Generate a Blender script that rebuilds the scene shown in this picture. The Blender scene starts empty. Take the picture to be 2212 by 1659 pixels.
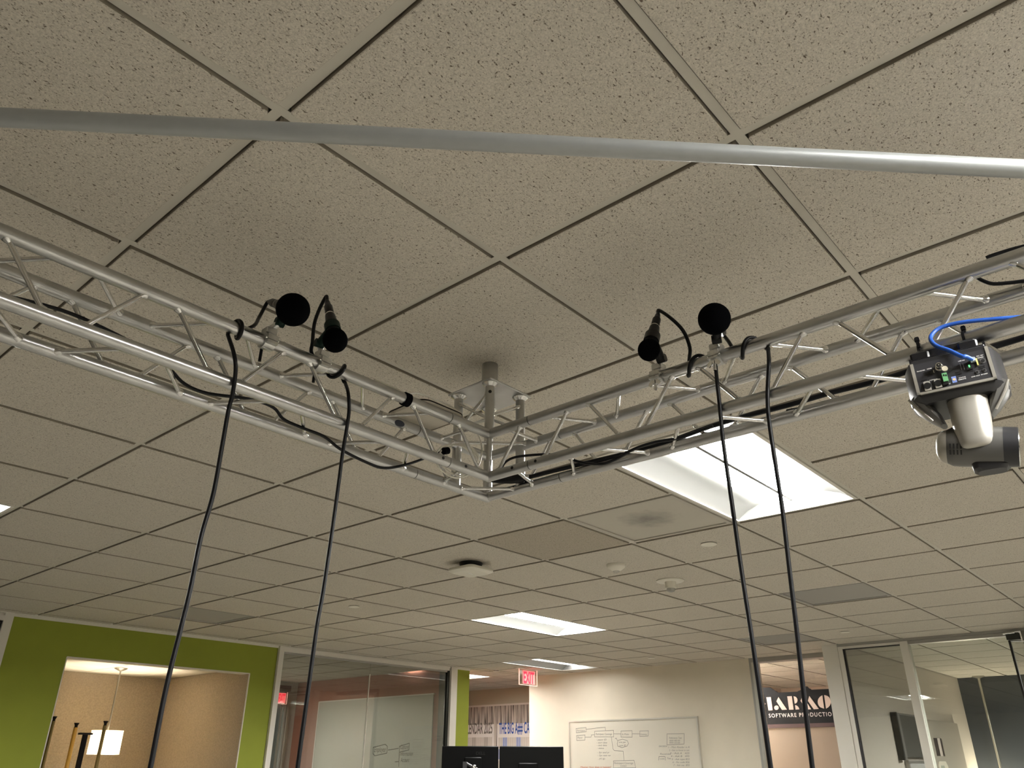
import bpy, math, random
from mathutils import Vector, Matrix
random.seed(7)
scene = bpy.context.scene
col = scene.collection
PI = math.pi
H = 2.70                      # main ceiling height
T = 0.6096                    # ceiling module (2 ft)

# ------------------------------------------------------------------ camera
CW, CH, CF = 2212, 1659, 1666.637
CR = Vector((0.65738179, -0.75354962, 0.00348646))     # camera right
CD = Vector((0.33427582, 0.28746283, -0.89756604))     # camera down
CV = Vector((0.67535832, 0.59120901, 0.44086624))      # viewing direction
CP = Vector((-0.51102829, -1.01942271, H - 1.07998199))
cam_data = bpy.data.cameras.new('camera')
cam = bpy.data.objects.new('camera', cam_data)
col.objects.link(cam)
cam_data.sensor_fit = 'HORIZONTAL'
cam_data.sensor_width = 36.0
cam_data.lens = CF / CW * 36.0
cam_data.clip_start = 0.02
cam_data.clip_end = 100
cam.matrix_world = Matrix((
    (CR.x, -CD.x, -CV.x, CP.x), (CR.y, -CD.y, -CV.y, CP.y), (CR.z, -CD.z, -CV.z, CP.z), (0, 0, 0, 1)))
scene.camera = cam

# ------------------------------------------------------------------ world, exposure
w = bpy.data.worlds.new('world')
scene.world = w
w.use_nodes = True
w.node_tree.nodes['Background'].inputs[0].default_value = (0.9, 0.85, 0.75, 1)
w.node_tree.nodes['Background'].inputs[1].default_value = 0.02
scene.view_settings.view_transform = 'Standard'
scene.view_settings.look = 'None'
scene.view_settings.gamma = 1
scene.view_settings.exposure = 1.48
scene.view_settings.use_curve_mapping = False
LENS_STRENGTH = 46.0          # luminance of the troffer lenses
LENS_COLOR = (1.0, 0.985, 0.95)


# ------------------------------------------------------------------ measuring helpers: survey points on real planes
def ray(px, py):
    return CR * ((px - CW / 2) / CF) + CD * ((py - CH / 2) / CF) + CV


def on(px, py, ax, val):
    d = ray(px, py)
    return CP + d * ((val - CP[ax]) / d[ax])


def dep(px, py, d):
    return CP + ray(px, py) * d


def project(p):
    v = Vector(p) - CP
    z = v.dot(CV)
    if z < 0.05:
        return None
    return (CF * v.dot(CR) / z + CW / 2, CF * v.dot(CD) / z + CH / 2)


# ------------------------------------------------------------------ materials
MATS = {}


def mat(name, color, rough=0.6, metal=0.0, noise=0.0, nscale=40.0, bump=0.0, bscale=200.0, emit=0.0, emit_color=None,
        stretch=None, coat=0.0, spec=None):
    if name in MATS:
        return MATS[name]
    m = bpy.data.materials.new(name)
    m.use_nodes = True
    nt = m.node_tree
    b = nt.nodes['Principled BSDF']
    b.inputs['Base Color'].default_value = (*color, 1)
    b.inputs['Roughness'].default_value = rough
    b.inputs['Metallic'].default_value = metal
    if spec is not None:
        b.inputs['Specular IOR Level'].default_value = spec
    if coat:
        b.inputs['Coat Weight'].default_value = coat
    if emit:
        b.inputs['Emission Color'].default_value = (*(emit_color or color), 1)
        b.inputs['Emission Strength'].default_value = emit
    if noise or bump:
        tc = nt.nodes.new('ShaderNodeTexCoord')
        vec = tc.outputs['Object']
        if stretch:
            mp = nt.nodes.new('ShaderNodeMapping')
            mp.inputs['Scale'].default_value = stretch
            nt.links.new(vec, mp.inputs['Vector'])
            vec = mp.outputs['Vector']
        if noise:
            n = nt.nodes.new('ShaderNodeTexNoise')
            n.inputs['Scale'].default_value = nscale
            n.inputs['Detail'].default_value = 4
            nt.links.new(vec, n.inputs['Vector'])
            r = nt.nodes.new('ShaderNodeMapRange')
            r.inputs['From Min'].default_value = 0.3
            r.inputs['From Max'].default_value = 0.7
            r.inputs['To Min'].default_value = 1 - noise
            r.inputs['To Max'].default_value = 1 + noise
            nt.links.new(n.outputs['Fac'], r.inputs['Value'])
            mx = nt.nodes.new('ShaderNodeVectorMath')
            mx.operation = 'SCALE'
            mx.inputs[0].default_value = color
            nt.links.new(r.outputs['Result'], mx.inputs['Scale'])
            nt.links.new(mx.outputs['Vector'], b.inputs['Base Color'])
        if bump:
            n2 = nt.nodes.new('ShaderNodeTexNoise')
            n2.inputs['Scale'].default_value = bscale
            n2.inputs['Detail'].default_value = 3
            nt.links.new(vec, n2.inputs['Vector'])
            bp = nt.nodes.new('ShaderNodeBump')
            bp.inputs['Strength'].default_value = bump
            bp.inputs['Distance'].default_value = 0.002
            nt.links.new(n2.outputs['Fac'], bp.inputs['Height'])
            nt.links.new(bp.outputs['Normal'], b.inputs['Normal'])
    MATS[name] = m
    return m


def tile_material(name, base, pit):
    """mineral-fibre board: fissures and pinholes pressed into a matt painted face"""
    m = bpy.data.materials.new(name)
    m.use_nodes = True
    nt = m.node_tree
    b = nt.nodes['Principled BSDF']
    b.inputs['Roughness'].default_value = 0.95
    b.inputs['Specular IOR Level'].default_value = 0.1
    g = nt.nodes.new('ShaderNodeNewGeometry')
    warp = nt.nodes.new('ShaderNodeTexNoise')
    warp.inputs['Scale'].default_value = 60
    warp.inputs['Detail'].default_value = 2
    nt.links.new(g.outputs['Position'], warp.inputs['Vector'])
    add = nt.nodes.new('ShaderNodeVectorMath')
    add.operation = 'MULTIPLY_ADD'
    add.inputs[1].default_value = (0.010, 0.010, 0.0)
    nt.links.new(warp.outputs['Color'], add.inputs[0])
    nt.links.new(g.outputs['Position'], add.inputs[2])

    def pits(scale, lo, hi, stretch):
        mp = nt.nodes.new('ShaderNodeMapping')
        mp.inputs['Scale'].default_value = stretch
        nt.links.new(add.outputs['Vector'], mp.inputs['Vector'])
        n = nt.nodes.new('ShaderNodeTexNoise')
        n.inputs['Scale'].default_value = scale
        n.inputs['Detail'].default_value = 2.5
        n.inputs['Roughness'].default_value = 0.6
        nt.links.new(mp.outputs['Vector'], n.inputs['Vector'])
        r = nt.nodes.new('ShaderNodeMapRange')
        r.inputs['From Min'].default_value = lo
        r.inputs['From Max'].default_value = hi
        r.clamp = True
        nt.links.new(n.outputs['Fac'], r.inputs['Value'])
        return r.outputs['Result']
    p1 = pits(175, 0.615, 0.69, (0.62, 1.1, 1))
    p2 = pits(330, 0.60, 0.72, (0.7, 1.0, 1))
    mx = nt.nodes.new('ShaderNodeMath')
    mx.operation = 'MAXIMUM'
    nt.links.new(p1, mx.inputs[0])
    nt.links.new(p2, mx.inputs[1])
    fine = nt.nodes.new('ShaderNodeTexNoise')
    fine.inputs['Scale'].default_value = 320
    fine.inputs['Detail'].default_value = 2
    nt.links.new(g.outputs['Position'], fine.inputs['Vector'])
    fr = nt.nodes.new('ShaderNodeMapRange')
    fr.inputs['From Min'].default_value = 0.3
    fr.inputs['From Max'].default_value = 0.7
    fr.inputs['To Min'].default_value = 0.80
    fr.inputs['To Max'].default_value = 1.1
    nt.links.new(fine.outputs['Fac'], fr.inputs['Value'])
    sc = nt.nodes.new('ShaderNodeVectorMath')
    sc.operation = 'SCALE'
    sc.inputs[0].default_value = base
    nt.links.new(fr.outputs['Result'], sc.inputs['Scale'])
    mix = nt.nodes.new('ShaderNodeMix')
    mix.data_type = 'RGBA'
    nt.links.new(mx.outputs['Value'], mix.inputs['Factor'])
    nt.links.new(sc.outputs['Vector'], mix.inputs['A'])
    mix.inputs['B'].default_value = (*pit, 1)
    nt.links.new(mix.outputs['Result'], b.inputs['Base Color'])
    h = nt.nodes.new('ShaderNodeMath')
    h.operation = 'SUBTRACT'
    nt.links.new(fine.outputs['Fac'], h.inputs[0])
    nt.links.new(mx.outputs['Value'], h.inputs[1])
    bp = nt.nodes.new('ShaderNodeBump')
    bp.inputs['Strength'].default_value = 0.35
    bp.inputs['Distance'].default_value = 0.002
    nt.links.new(h.outputs['Value'], bp.inputs['Height'])
    nt.links.new(bp.outputs['Normal'], b.inputs['Normal'])
    MATS[name] = m
    return m


def smudge_material(name, base, dirt, cx, cy, rad):
    """flat painted plate with a soft, blotchy patch of soot around its middle"""
    m = bpy.data.materials.new(name)
    m.use_nodes = True
    nt = m.node_tree
    b = nt.nodes['Principled BSDF']
    b.inputs['Roughness'].default_value = 0.7
    g = nt.nodes.new('ShaderNodeNewGeometry')
    s = nt.nodes.new('ShaderNodeVectorMath')
    s.operation = 'DISTANCE'
    s.inputs[1].default_value = (cx, cy, H)
    nt.links.new(g.outputs['Position'], s.inputs[0])
    n = nt.nodes.new('ShaderNodeTexNoise')
    n.inputs['Scale'].default_value = 22
    n.inputs['Detail'].default_value = 6
    nt.links.new(g.outputs['Position'], n.inputs['Vector'])
    ma = nt.nodes.new('ShaderNodeMath')
    ma.operation = 'MULTIPLY_ADD'
    ma.inputs[1].default_value = 0.14
    nt.links.new(n.outputs['Fac'], ma.inputs[0])
    nt.links.new(s.outputs['Value'], ma.inputs[2])
    r = nt.nodes.new('ShaderNodeMapRange')
    r.inputs['From Min'].default_value = rad + 0.1
    r.inputs['From Max'].default_value = rad * 0.5
    r.inputs['To Max'].default_value = 0.85
    nt.links.new(ma.outputs['Value'], r.inputs['Value'])
    mix = nt.nodes.new('ShaderNodeMix')
    mix.data_type = 'RGBA'
    mix.inputs['A'].default_value = (*base, 1)
    mix.inputs['B'].default_value = (*dirt, 1)
    nt.links.new(r.outputs['Result'], mix.inputs['Factor'])
    nt.links.new(mix.outputs['Result'], b.inputs['Base Color'])
    MATS[name] = m
    return m


def glass_material(name, tint, refl=0.10):
    """thin architectural glass: mostly clear, mirror-like at grazing angles"""
    m = bpy.data.materials.new(name)
    m.use_nodes = True
    nt = m.node_tree
    nt.nodes.remove(nt.nodes['Principled BSDF'])
    out = nt.nodes['Material Output']
    tr = nt.nodes.new('ShaderNodeBsdfTransparent')
    tr.inputs['Color'].default_value = (*tint, 1)
    gl = nt.nodes.new('ShaderNodeBsdfGlossy')
    gl.inputs['Roughness'].default_value = 0.0
    gl.inputs['Color'].default_value = (0.95, 0.97, 0.95, 1)
    fr = nt.nodes.new('ShaderNodeFresnel')
    geo = nt.nodes.new('ShaderNodeNewGeometry')
    io = nt.nodes.new('ShaderNodeMapRange')          # the far face of the pane reflects like the near one
    io.inputs['To Min'].default_value = 1.52
    io.inputs['To Max'].default_value = 1 / 1.52
    nt.links.new(geo.outputs['Backfacing'], io.inputs['Value'])
    nt.links.new(io.outputs['Result'], fr.inputs['IOR'])
    ad = nt.nodes.new('ShaderNodeMath')
    ad.operation = 'MULTIPLY_ADD'
    ad.use_clamp = True
    ad.inputs[1].default_value = 1.3
    ad.inputs[2].default_value = refl - 0.05
    nt.links.new(fr.outputs['Fac'], ad.inputs[0])
    mx = nt.nodes.new('ShaderNodeMixShader')
    nt.links.new(ad.outputs['Value'], mx.inputs['Fac'])
    nt.links.new(tr.outputs[0], mx.inputs[1])
    nt.links.new(gl.outputs[0], mx.inputs[2])
    nt.links.new(mx.outputs[0], out.inputs['Surface'])
    MATS[name] = m
    return m


def stripe_material(name):
    """pale wood-look panel with uneven dark vertical grain lines"""
    m = bpy.data.materials.new(name)
    m.use_nodes = True
    nt = m.node_tree
    b = nt.nodes['Principled BSDF']
    b.inputs['Roughness'].default_value = 0.7
    g = nt.nodes.new('ShaderNodeNewGeometry')
    mp = nt.nodes.new('ShaderNodeMapping')
    mp.inputs['Scale'].default_value = (1, 26, 0.8)
    nt.links.new(g.outputs['Position'], mp.inputs['Vector'])
    n = nt.nodes.new('ShaderNodeTexNoise')
    n.inputs['Scale'].default_value = 1.6
    n.inputs['Detail'].default_value = 5
    nt.links.new(mp.outputs['Vector'], n.inputs['Vector'])
    cr = nt.nodes.new('ShaderNodeValToRGB')
    cr.color_ramp.elements[0].position = 0.40
    cr.color_ramp.elements[0].color = (0.07, 0.055, 0.045, 1)
    cr.color_ramp.elements[1].position = 0.54
    cr.color_ramp.elements[1].color = (0.60, 0.54, 0.46, 1)
    nt.links.new(n.outputs['Fac'], cr.inputs['Fac'])
    nt.links.new(cr.outputs['Color'], b.inputs['Base Color'])
    MATS[name] = m
    return m


TILE = tile_material('ceiling_board', (0.64, 0.595, 0.515), (0.15, 0.12, 0.09))
TILE_DUSTY = tile_material('ceiling_board_dusty', (0.50, 0.45, 0.37), (0.10, 0.08, 0.06))
EDGE = mat('shaded_raw_edge', (0.30, 0.265, 0.21), 0.95)  # unpainted board rim, colour also darkened for the shade in the reveal
GRID = mat('grid_paint', (0.58, 0.55, 0.475), 0.6)
DECK = mat('plenum_deck', (0.06, 0.055, 0.05), 0.9)
WHITE = mat('white_paint', (0.72, 0.69, 0.62), 0.5)
ALU = mat('aluminium', (0.50, 0.50, 0.49), 0.29, 1.0, noise=0.10, nscale=14)
ALU_B = mat('aluminium_bright', (0.72, 0.715, 0.695), 0.22, 1.0, noise=0.08, nscale=30)
CHROME = mat('chrome', (0.78, 0.78, 0.76), 0.16, 1.0)
STEEL = mat('cast_clamp', (0.62, 0.62, 0.60), 0.42, 1.0, noise=0.08, nscale=80)
PIPE = mat('pipe_coat', (0.36, 0.375, 0.37), 0.38, 0.35, noise=0.03, nscale=60)
BLACK = mat('black_rubber', (0.006, 0.006, 0.007), 0.42, spec=0.22)
FOAM = mat('black_foam', (0.002, 0.0022, 0.003), 0.95, bump=0.8, bscale=900, spec=0.03)
MICB = mat('mic_black', (0.006, 0.006, 0.006), 0.40, spec=0.25)
MICG = mat('mic_clip_green', (0.003, 0.014, 0.010), 0.5, spec=0.15)
VELCRO = mat('black_velcro', (0.004, 0.004, 0.005), 0.95, spec=0.05)
BLUE = mat('blue_jacket', (0.022, 0.10, 0.45), 0.38)
WCABLE = mat('white_jacket', (0.70, 0.67, 0.58), 0.4)
GREEN = mat('green_wall_paint', (0.27, 0.31, 0.028), 0.75, noise=0.03, nscale=6)
BEIGE = mat('beige_wall_paint', (0.76, 0.70, 0.575), 0.8, noise=0.02, nscale=5)
OFFW = mat('office_wall_paint', (0.60, 0.54, 0.47), 0.8)
NAVY = mat('slate_wall_paint', (0.047, 0.054, 0.066), 0.75, noise=0.05, nscale=4)
BROWN = mat('russet_wall_paint', (0.33, 0.135, 0.085), 0.8, noise=0.03, nscale=5)
FELT = mat('tan_felt', (0.45, 0.375, 0.285), 0.95, noise=0.13, nscale=75, bump=0.3, bscale=300)
CARPET = mat('carpet', (0.20, 0.187, 0.16), 0.95, noise=0.2, nscale=120)
DARKF = mat('dark_frame', (0.04, 0.042, 0.036), 0.4, 0.6)
GREYF = mat('grey_frame', (0.40, 0.39, 0.36), 0.4, 0.5)
GASKET = mat('black_gasket', (0.01, 0.009, 0.008), 0.5)
GLASS = glass_material('clear_glass', (0.90, 0.93, 0.90), 0.05)
GLASS_GREY = glass_material('grey_glass', (0.80, 0.82, 0.80), 0.10)
ACRYL = glass_material('acrylic', (0.97, 0.93, 0.90), 0.08)
WBOARD = mat('whiteboard_face', (0.74, 0.70, 0.60), 0.25)
INKD = mat('dark_marker_ink', (0.05, 0.05, 0.05), 0.6)
WBGLASS = mat('glass_board_face', (0.52, 0.53, 0.46), 0.12, coat=0.4)
INK = mat('marker_ink', (0.26, 0.25, 0.23), 0.6)
INKR = mat('red_marker_ink', (0.55, 0.12, 0.06), 0.6)
LENS = {k: mat('lamp_lens_' + k, (1, 0.97, 0.9), 0.5, emit=LENS_STRENGTH * f, emit_color=LENS_COLOR)
        for k, f in (('full', 2.2), ('near', 0.85), ('mid', 1.1), ('far', 0.13), ('low', 0.8), ('dim', 0.42))}    # strengths chosen per fixture to balance brightness across the room
PAN = mat('lamp_pan', (0.20, 0.20, 0.19), 0.5)
EXITRED = mat('exit_red', (0.75, 0.02, 0.05), 0.5, emit=0.40, emit_color=(1.0, 0.02, 0.06))
EXITPINK = mat('exit_pink', (0.85, 0.25, 0.22), 0.5, emit=0.45, emit_color=(1.0, 0.16, 0.15))
PANELG = mat('air_plate', (0.50, 0.47, 0.41), 0.7)
PANELD = mat('air_plate_dark', (0.36, 0.345, 0.315), 0.75)
PLASTIC = mat('white_plastic', (0.74, 0.71, 0.62), 0.4)
STRIPE = stripe_material('striped_wood')


# ------------------------------------------------------------------ mesh builder
class MB:
    def __init__(self):
        self.v, self.f, self.s = [], [], []

    def add(self, verts, faces, smooth=False):
        o = len(self.v)
        self.v += [Vector(p) for p in verts]
        self.f += [tuple(i + o for i in f) for f in faces]
        self.s += [smooth] * len(faces)
        return self

    def box(self, lo, hi, M=None):
        x0, y0, z0 = lo
        x1, y1, z1 = hi
        vs = [(x0, y0, z0), (x1, y0, z0), (x1, y1, z0), (x0, y1, z0), (x0, y0, z1), (x1, y0, z1), (x1, y1, z1), (x0, y1, z1)]
        if M is not None:
            vs = [M @ Vector(p) for p in vs]
        return self.add(vs, [(0, 3, 2, 1), (4, 5, 6, 7), (0, 1, 5, 4), (1, 2, 6, 5), (2, 3, 7, 6), (3, 0, 4, 7)])

    def bbox(self, lo, hi, b, M=None):
        """box with chamfered vertical-ish edges on all sides (slab with bevelled rims)"""
        x0, y0, z0 = lo
        x1, y1, z1 = hi
        rings = []
        for z, i in ((z0, b), (z0 + b, 0), (z1 - b, 0), (z1, b)):
            rings.append([(x0 + i + b, y0 + i, z), (x1 - i - b, y0 + i, z), (x1 - i, y0 + i + b, z), (x1 - i, y1 - i - b, z),
                          (x1 - i - b, y1 - i, z), (x0 + i + b, y1 - i, z), (x0 + i, y1 - i - b, z), (x0 + i, y0 + i + b, z)])
        return self.loft(rings, M, smooth=False)

    def loft(self, rings, M=None, smooth=True, cap=True):
        n = len(rings[0])
        vs = [Vector(p) if M is None else M @ Vector(p) for r in rings for p in r]
        fs = []
        for k in range(len(rings) - 1):
            for i in range(n):
                j = (i + 1) % n
                fs.append((k * n + i, k * n + j, (k + 1) * n + j, (k + 1) * n + i))
        self.add(vs, fs, smooth)
        if cap:
            self.add(vs[:n], [tuple(reversed(range(n)))])
            self.add(vs[-n:], [tuple(range(n))])
        return self

    def tube(self, pts, r, n=12, cap=True, smooth=True):
        pts = [Vector(p) for p in pts]
        if not hasattr(r, '__len__'):
            r = [r] * len(pts)
        rings = []
        t0 = (pts[1] - pts[0]).normalized()
        a = Vector((0, 0, 1)) if abs(t0.z) < 0.9 else Vector((1, 0, 0))
        nrm = t0.cross(a).normalized()
        for i, p in enumerate(pts):
            if i == 0:
                t = t0
            elif i == len(pts) - 1:
                t = (pts[i] - pts[i - 1]).normalized()
            else:
                t = ((pts[i + 1] - pts[i]).normalized() + (pts[i] - pts[i - 1]).normalized())
                t = t.normalized() if t.length > 1e-6 else (pts[i + 1] - pts[i]).normalized()
            nrm = (nrm - t * nrm.dot(t)).normalized()
            bn = t.cross(nrm)
            rings.append([p + (nrm * math.cos(2 * PI * k / n) + bn * math.sin(2 * PI * k / n)) * r[i] for k in range(n)])
        return self.loft(rings, None, smooth, cap)

    def ball(self, c, r, M=None, nu=20, nv=12):
        c = Vector(c)
        rr = r if hasattr(r, '__len__') else (r, r, r)
        vs, fs = [], []
        for j in range(1, nv):
            th = PI * j / nv
            for i in range(nu):
                ph = 2 * PI * i / nu
                vs.append(Vector((rr[0] * math.sin(th) * math.cos(ph), rr[1] * math.sin(th) * math.sin(ph), rr[2] * math.cos(th))))
        vs += [Vector((0, 0, rr[2])), Vector((0, 0, -rr[2]))]
        for j in range(nv - 2):
            for i in range(nu):
                k = (i + 1) % nu
                fs.append((j * nu + i, (j + 1) * nu + i, (j + 1) * nu + k, j * nu + k))
        T_, B_ = len(vs) - 2, len(vs) - 1
        for i in range(nu):
            k = (i + 1) % nu
            fs.append((T_, i, k))
            fs.append((B_, (nv - 2) * nu + k, (nv - 2) * nu + i))
        vs = [(M @ p if M is not None else p) + c for p in vs]
        return self.add(vs, fs, True)

    def lathe(self, prof, base, axis, n=24, smooth=True):
        """prof: (distance along axis, radius)"""
        base, axis = Vector(base), Vector(axis).normalized()
        a = Vector((0, 0, 1)) if abs(axis.z) < 0.9 else Vector((1, 0, 0))
        e1 = axis.cross(a).normalized()
        e2 = axis.cross(e1)
        rings = [[base + axis * d + (e1 * math.cos(2 * PI * k / n) + e2 * math.sin(2 * PI * k / n)) * max(r, 1e-5)
                  for k in range(n)] for d, r in prof]
        return self.loft(rings, None, smooth, True)

    def prism(self, poly, d):
        """flat polygon (3-D points) given thickness along vector d"""
        d = Vector(d)
        a = [Vector(p) for p in poly]
        n = len(a)
        vs = a + [p + d for p in a]
        fs = [tuple(range(n - 1, -1, -1)), tuple(range(n, 2 * n))] + [(i, (i + 1) % n, n + (i + 1) % n, n + i) for i in range(n)]
        return self.add(vs, fs)

    def ring(self, c, axis, R, r, n=24, m=8):
        c, axis = Vector(c), Vector(axis).normalized()
        a = Vector((0, 0, 1)) if abs(axis.z) < 0.9 else Vector((1, 0, 0))
        e1 = axis.cross(a).normalized()
        e2 = axis.cross(e1)
        vs, fs = [], []
        for i in range(n):
            u = e1 * math.cos(2 * PI * i / n) + e2 * math.sin(2 * PI * i / n)
            for j in range(m):
                q = 2 * PI * j / m
                vs.append(c + u * (R + r * math.cos(q)) + axis * r * math.sin(q))
        for i in range(n):
            for j in range(m):
                fs.append((i * m + j, ((i + 1) % n) * m + j, ((i + 1) % n) * m + (j + 1) % m, i * m + (j + 1) % m))
        return self.add(vs, fs, True)

    def strap(self, c, axis, R, wid, th, n=24):
        c, axis = Vector(c), Vector(axis).normalized()
        a = Vector((0, 0, 1)) if abs(axis.z) < 0.9 else Vector((1, 0, 0))
        e1 = axis.cross(a).normalized()
        e2 = axis.cross(e1)
        vs, fs = [], []
        for i in range(n):
            u = e1 * math.cos(2 * PI * i / n) + e2 * math.sin(2 * PI * i / n)
            for rr, dd in ((R, -wid / 2), (R + th, -wid / 2), (R + th, wid / 2), (R, wid / 2)):
                vs.append(c + u * rr + axis * dd)
        for i in range(n):
            for j in range(4):
                fs.append((i * 4 + j, ((i + 1) % n) * 4 + j, ((i + 1) % n) * 4 + (j + 1) % 4, i * 4 + (j + 1) % 4))
        return self.add(vs, fs, False)

    def build(self, name, material, parent=None, origin=None):
        me = bpy.data.meshes.new(name)
        if parent is not None:
            org = world_of(parent)
        elif origin is not None:
            org = Vector(origin)
        else:
            lo = [min(p[i] for p in self.v) for i in range(3)]
            hi = [max(p[i] for p in self.v) for i in range(3)]
            org = Vector(((lo[0] + hi[0]) / 2, (lo[1] + hi[1]) / 2, lo[2]))
        me.from_pydata([p - org for p in self.v], [], self.f)
        me.polygons.foreach_set('use_smooth', self.s)
        me.materials.append(material)
        me.update()
        me.set_sharp_from_angle(angle=math.radians(38))
        o = bpy.data.objects.new(name, me)
        col.objects.link(o)
        if parent is not None:
            o.parent = parent
        else:
            o.location = org
        return o


def world_of(o):
    p = Vector(o.location)
    while o.parent is not None:
        o = o.parent
        p = p + Vector(o.location)
    return p


def thing(name, label, cat, loc, group=None):
    o = bpy.data.objects.new(name, None)
    o.empty_display_size = 0.05
    col.objects.link(o)
    o.location = loc
    tag(o, label, cat, group)
    return o


def tag(o, label, cat, group=None):
    o['label'] = label
    o['category'] = cat
    if group:
        o['group'] = group
    return o


def struct(o):
    o['kind'] = 'structure'
    return o


def lab(o, s):
    o['label'] = s
    return o


def spline(pts, sub=6):
    """Catmull-Rom through the points"""
    P = [Vector(p) for p in pts]
    P = [P[0] * 2 - P[1]] + P + [P[-1] * 2 - P[-2]]
    out = []
    for i in range(1, len(P) - 2):
        for k in range(sub):
            t = k / sub
            a, b, c, d = P[i - 1], P[i], P[i + 1], P[i + 2]
            out.append(0.5 * ((2 * b) + (c - a) * t + (2 * a - 5 * b + 4 * c - d) * t * t + (3 * b - a - 3 * c + d) * t ** 3))
    out.append(P[-2])
    return out


def lettering(s, size=1.0, bold=0.0, spacing=1.0, shear=0.0):
    """text as flat triangles in local XY, returned as (verts, faces), width"""
    c = bpy.data.curves.new('lettering', 'FONT')
    c.body = s
    c.size = size
    c.offset = bold
    c.space_character = spacing
    c.shear = shear
    c.resolution_u = 3
    o = bpy.data.objects.new('lettering', c)
    col.objects.link(o)
    dg = bpy.context.evaluated_depsgraph_get()
    me = bpy.data.meshes.new_from_object(o.evaluated_get(dg))
    vs = [Vector(p.co) for p in me.vertices]
    fs = [tuple(p.vertices) for p in me.polygons]
    bpy.data.objects.remove(o)
    bpy.data.curves.remove(c)
    bpy.data.meshes.remove(me)
    return vs, fs


def letters_on(mb, s, p0, right, up, nrm, height, width=None, bold=0.0, spacing=1.0, lift=0.002, shear=0.0):
    """write s from p0 (baseline left) along right/up; cap height = height, fitted to width if given"""
    vs, fs = lettering(s, 1.0, bold, spacing, shear)
    if not vs:
        return
    x0 = min(p.x for p in vs)
    x1 = max(p.x for p in vs)
    sy = height / 0.70
    sx = sy if width is None else width / (x1 - x0)
    right, up, nrm = Vector(right), Vector(up), Vector(nrm)
    p0 = Vector(p0)
    mb.add([p0 + right * ((p.x - x0) * sx) + up * (p.y * sy) + nrm * lift for p in vs], fs)


def ribbon(mb, pts, wid, nrm, lift=0.0015):
    """pen stroke: flat ribbon along points lying on a plane with normal nrm"""
    nrm = Vector(nrm)
    P = [Vector(p) + nrm * lift for p in pts]
    for a, b in zip(P[:-1], P[1:]):
        d = (b - a)
        if d.length < 1e-6:
            continue
        s = d.normalized().cross(nrm) * (wid / 2)
        e = d.normalized() * (wid / 2)
        mb.add([a - s - e, b - s + e, b + s + e, a + s - e], [(0, 1, 2, 3)])


# ------------------------------------------------------------------ the room shell
XE, YN = 8.20, 6.22           # beige far wall, green wall
fl = struct(MB().box((-6, -8, -0.1), (16, 14, 0)).build('floor', CARPET))
ceiling = struct(MB().box((-6, -8, H + 0.10), (16, 14, H + 0.16)).build('ceiling', DECK))
ZD = H                        # grid face


def in_view(pts, m=170):
    q = [project(p) for p in pts]
    q = [p for p in q if p]
    if not q:
        return False
    return (max(p[0] for p in q) > -m and min(p[0] for p in q) < CW + m and max(p[1] for p in q) > -m and min(p[1] for p in q) < CH + m)


ZONES = [(-5.9, -7.9, 8.2, 6.22), (4.05, 6.22, 6.75, 9.6), (6.95, 6.22, 9.4, 10.5), (8.2, -5.2, 12.1, 1.82), (8.2, 1.93, 12.2, 4.4)]


def zone(x, y):
    """which rooms have this ceiling overhead"""
    return any(a <= x <= c and b <= y <= d for a, b, c, d in ZONES)


LIGHT_CELLS = {(3, 0): 2, (7, 5): 2, (11, 8): 2, (-1, 5): 2, (11, 11): 2,
               (3, -6): 2, (9, -5): 2, (0, -4): 2,
               (14, -2): 2, (14, 6): 2, (7, 14): 2}  # unseen lights added to brighten the office, sign room and meeting room
AIR_CELLS = [(4, 1), (8, 1), (4, 8), (11, 3)]
taken = set(AIR_CELLS)
for (u, v), n in LIGHT_CELLS.items():
    for k in range(n):
        taken.add((u + k, v))

# lay-in boards: dropped (tegular) face with a chamfered rim; cut boards along the walls
tile_mesh = {}


def tile_geo(x0, y0, x1, y1):
    def oct_(i, z):
        c = .004
        a, b, p, q = x0 + i, y0 + i, x1 - i, y1 - i
        return [(a, b + c, z), (a, q - c, z), (a + c, q, z), (p - c, q, z), (p, q - c, z), (p, b + c, z), (p - c, b, z), (a + c, b, z)]
    return MB().loft([oct_(0, 0.012), oct_(0, -0.0066), oct_(0.0016, -0.0080)], smooth=False)


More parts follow.
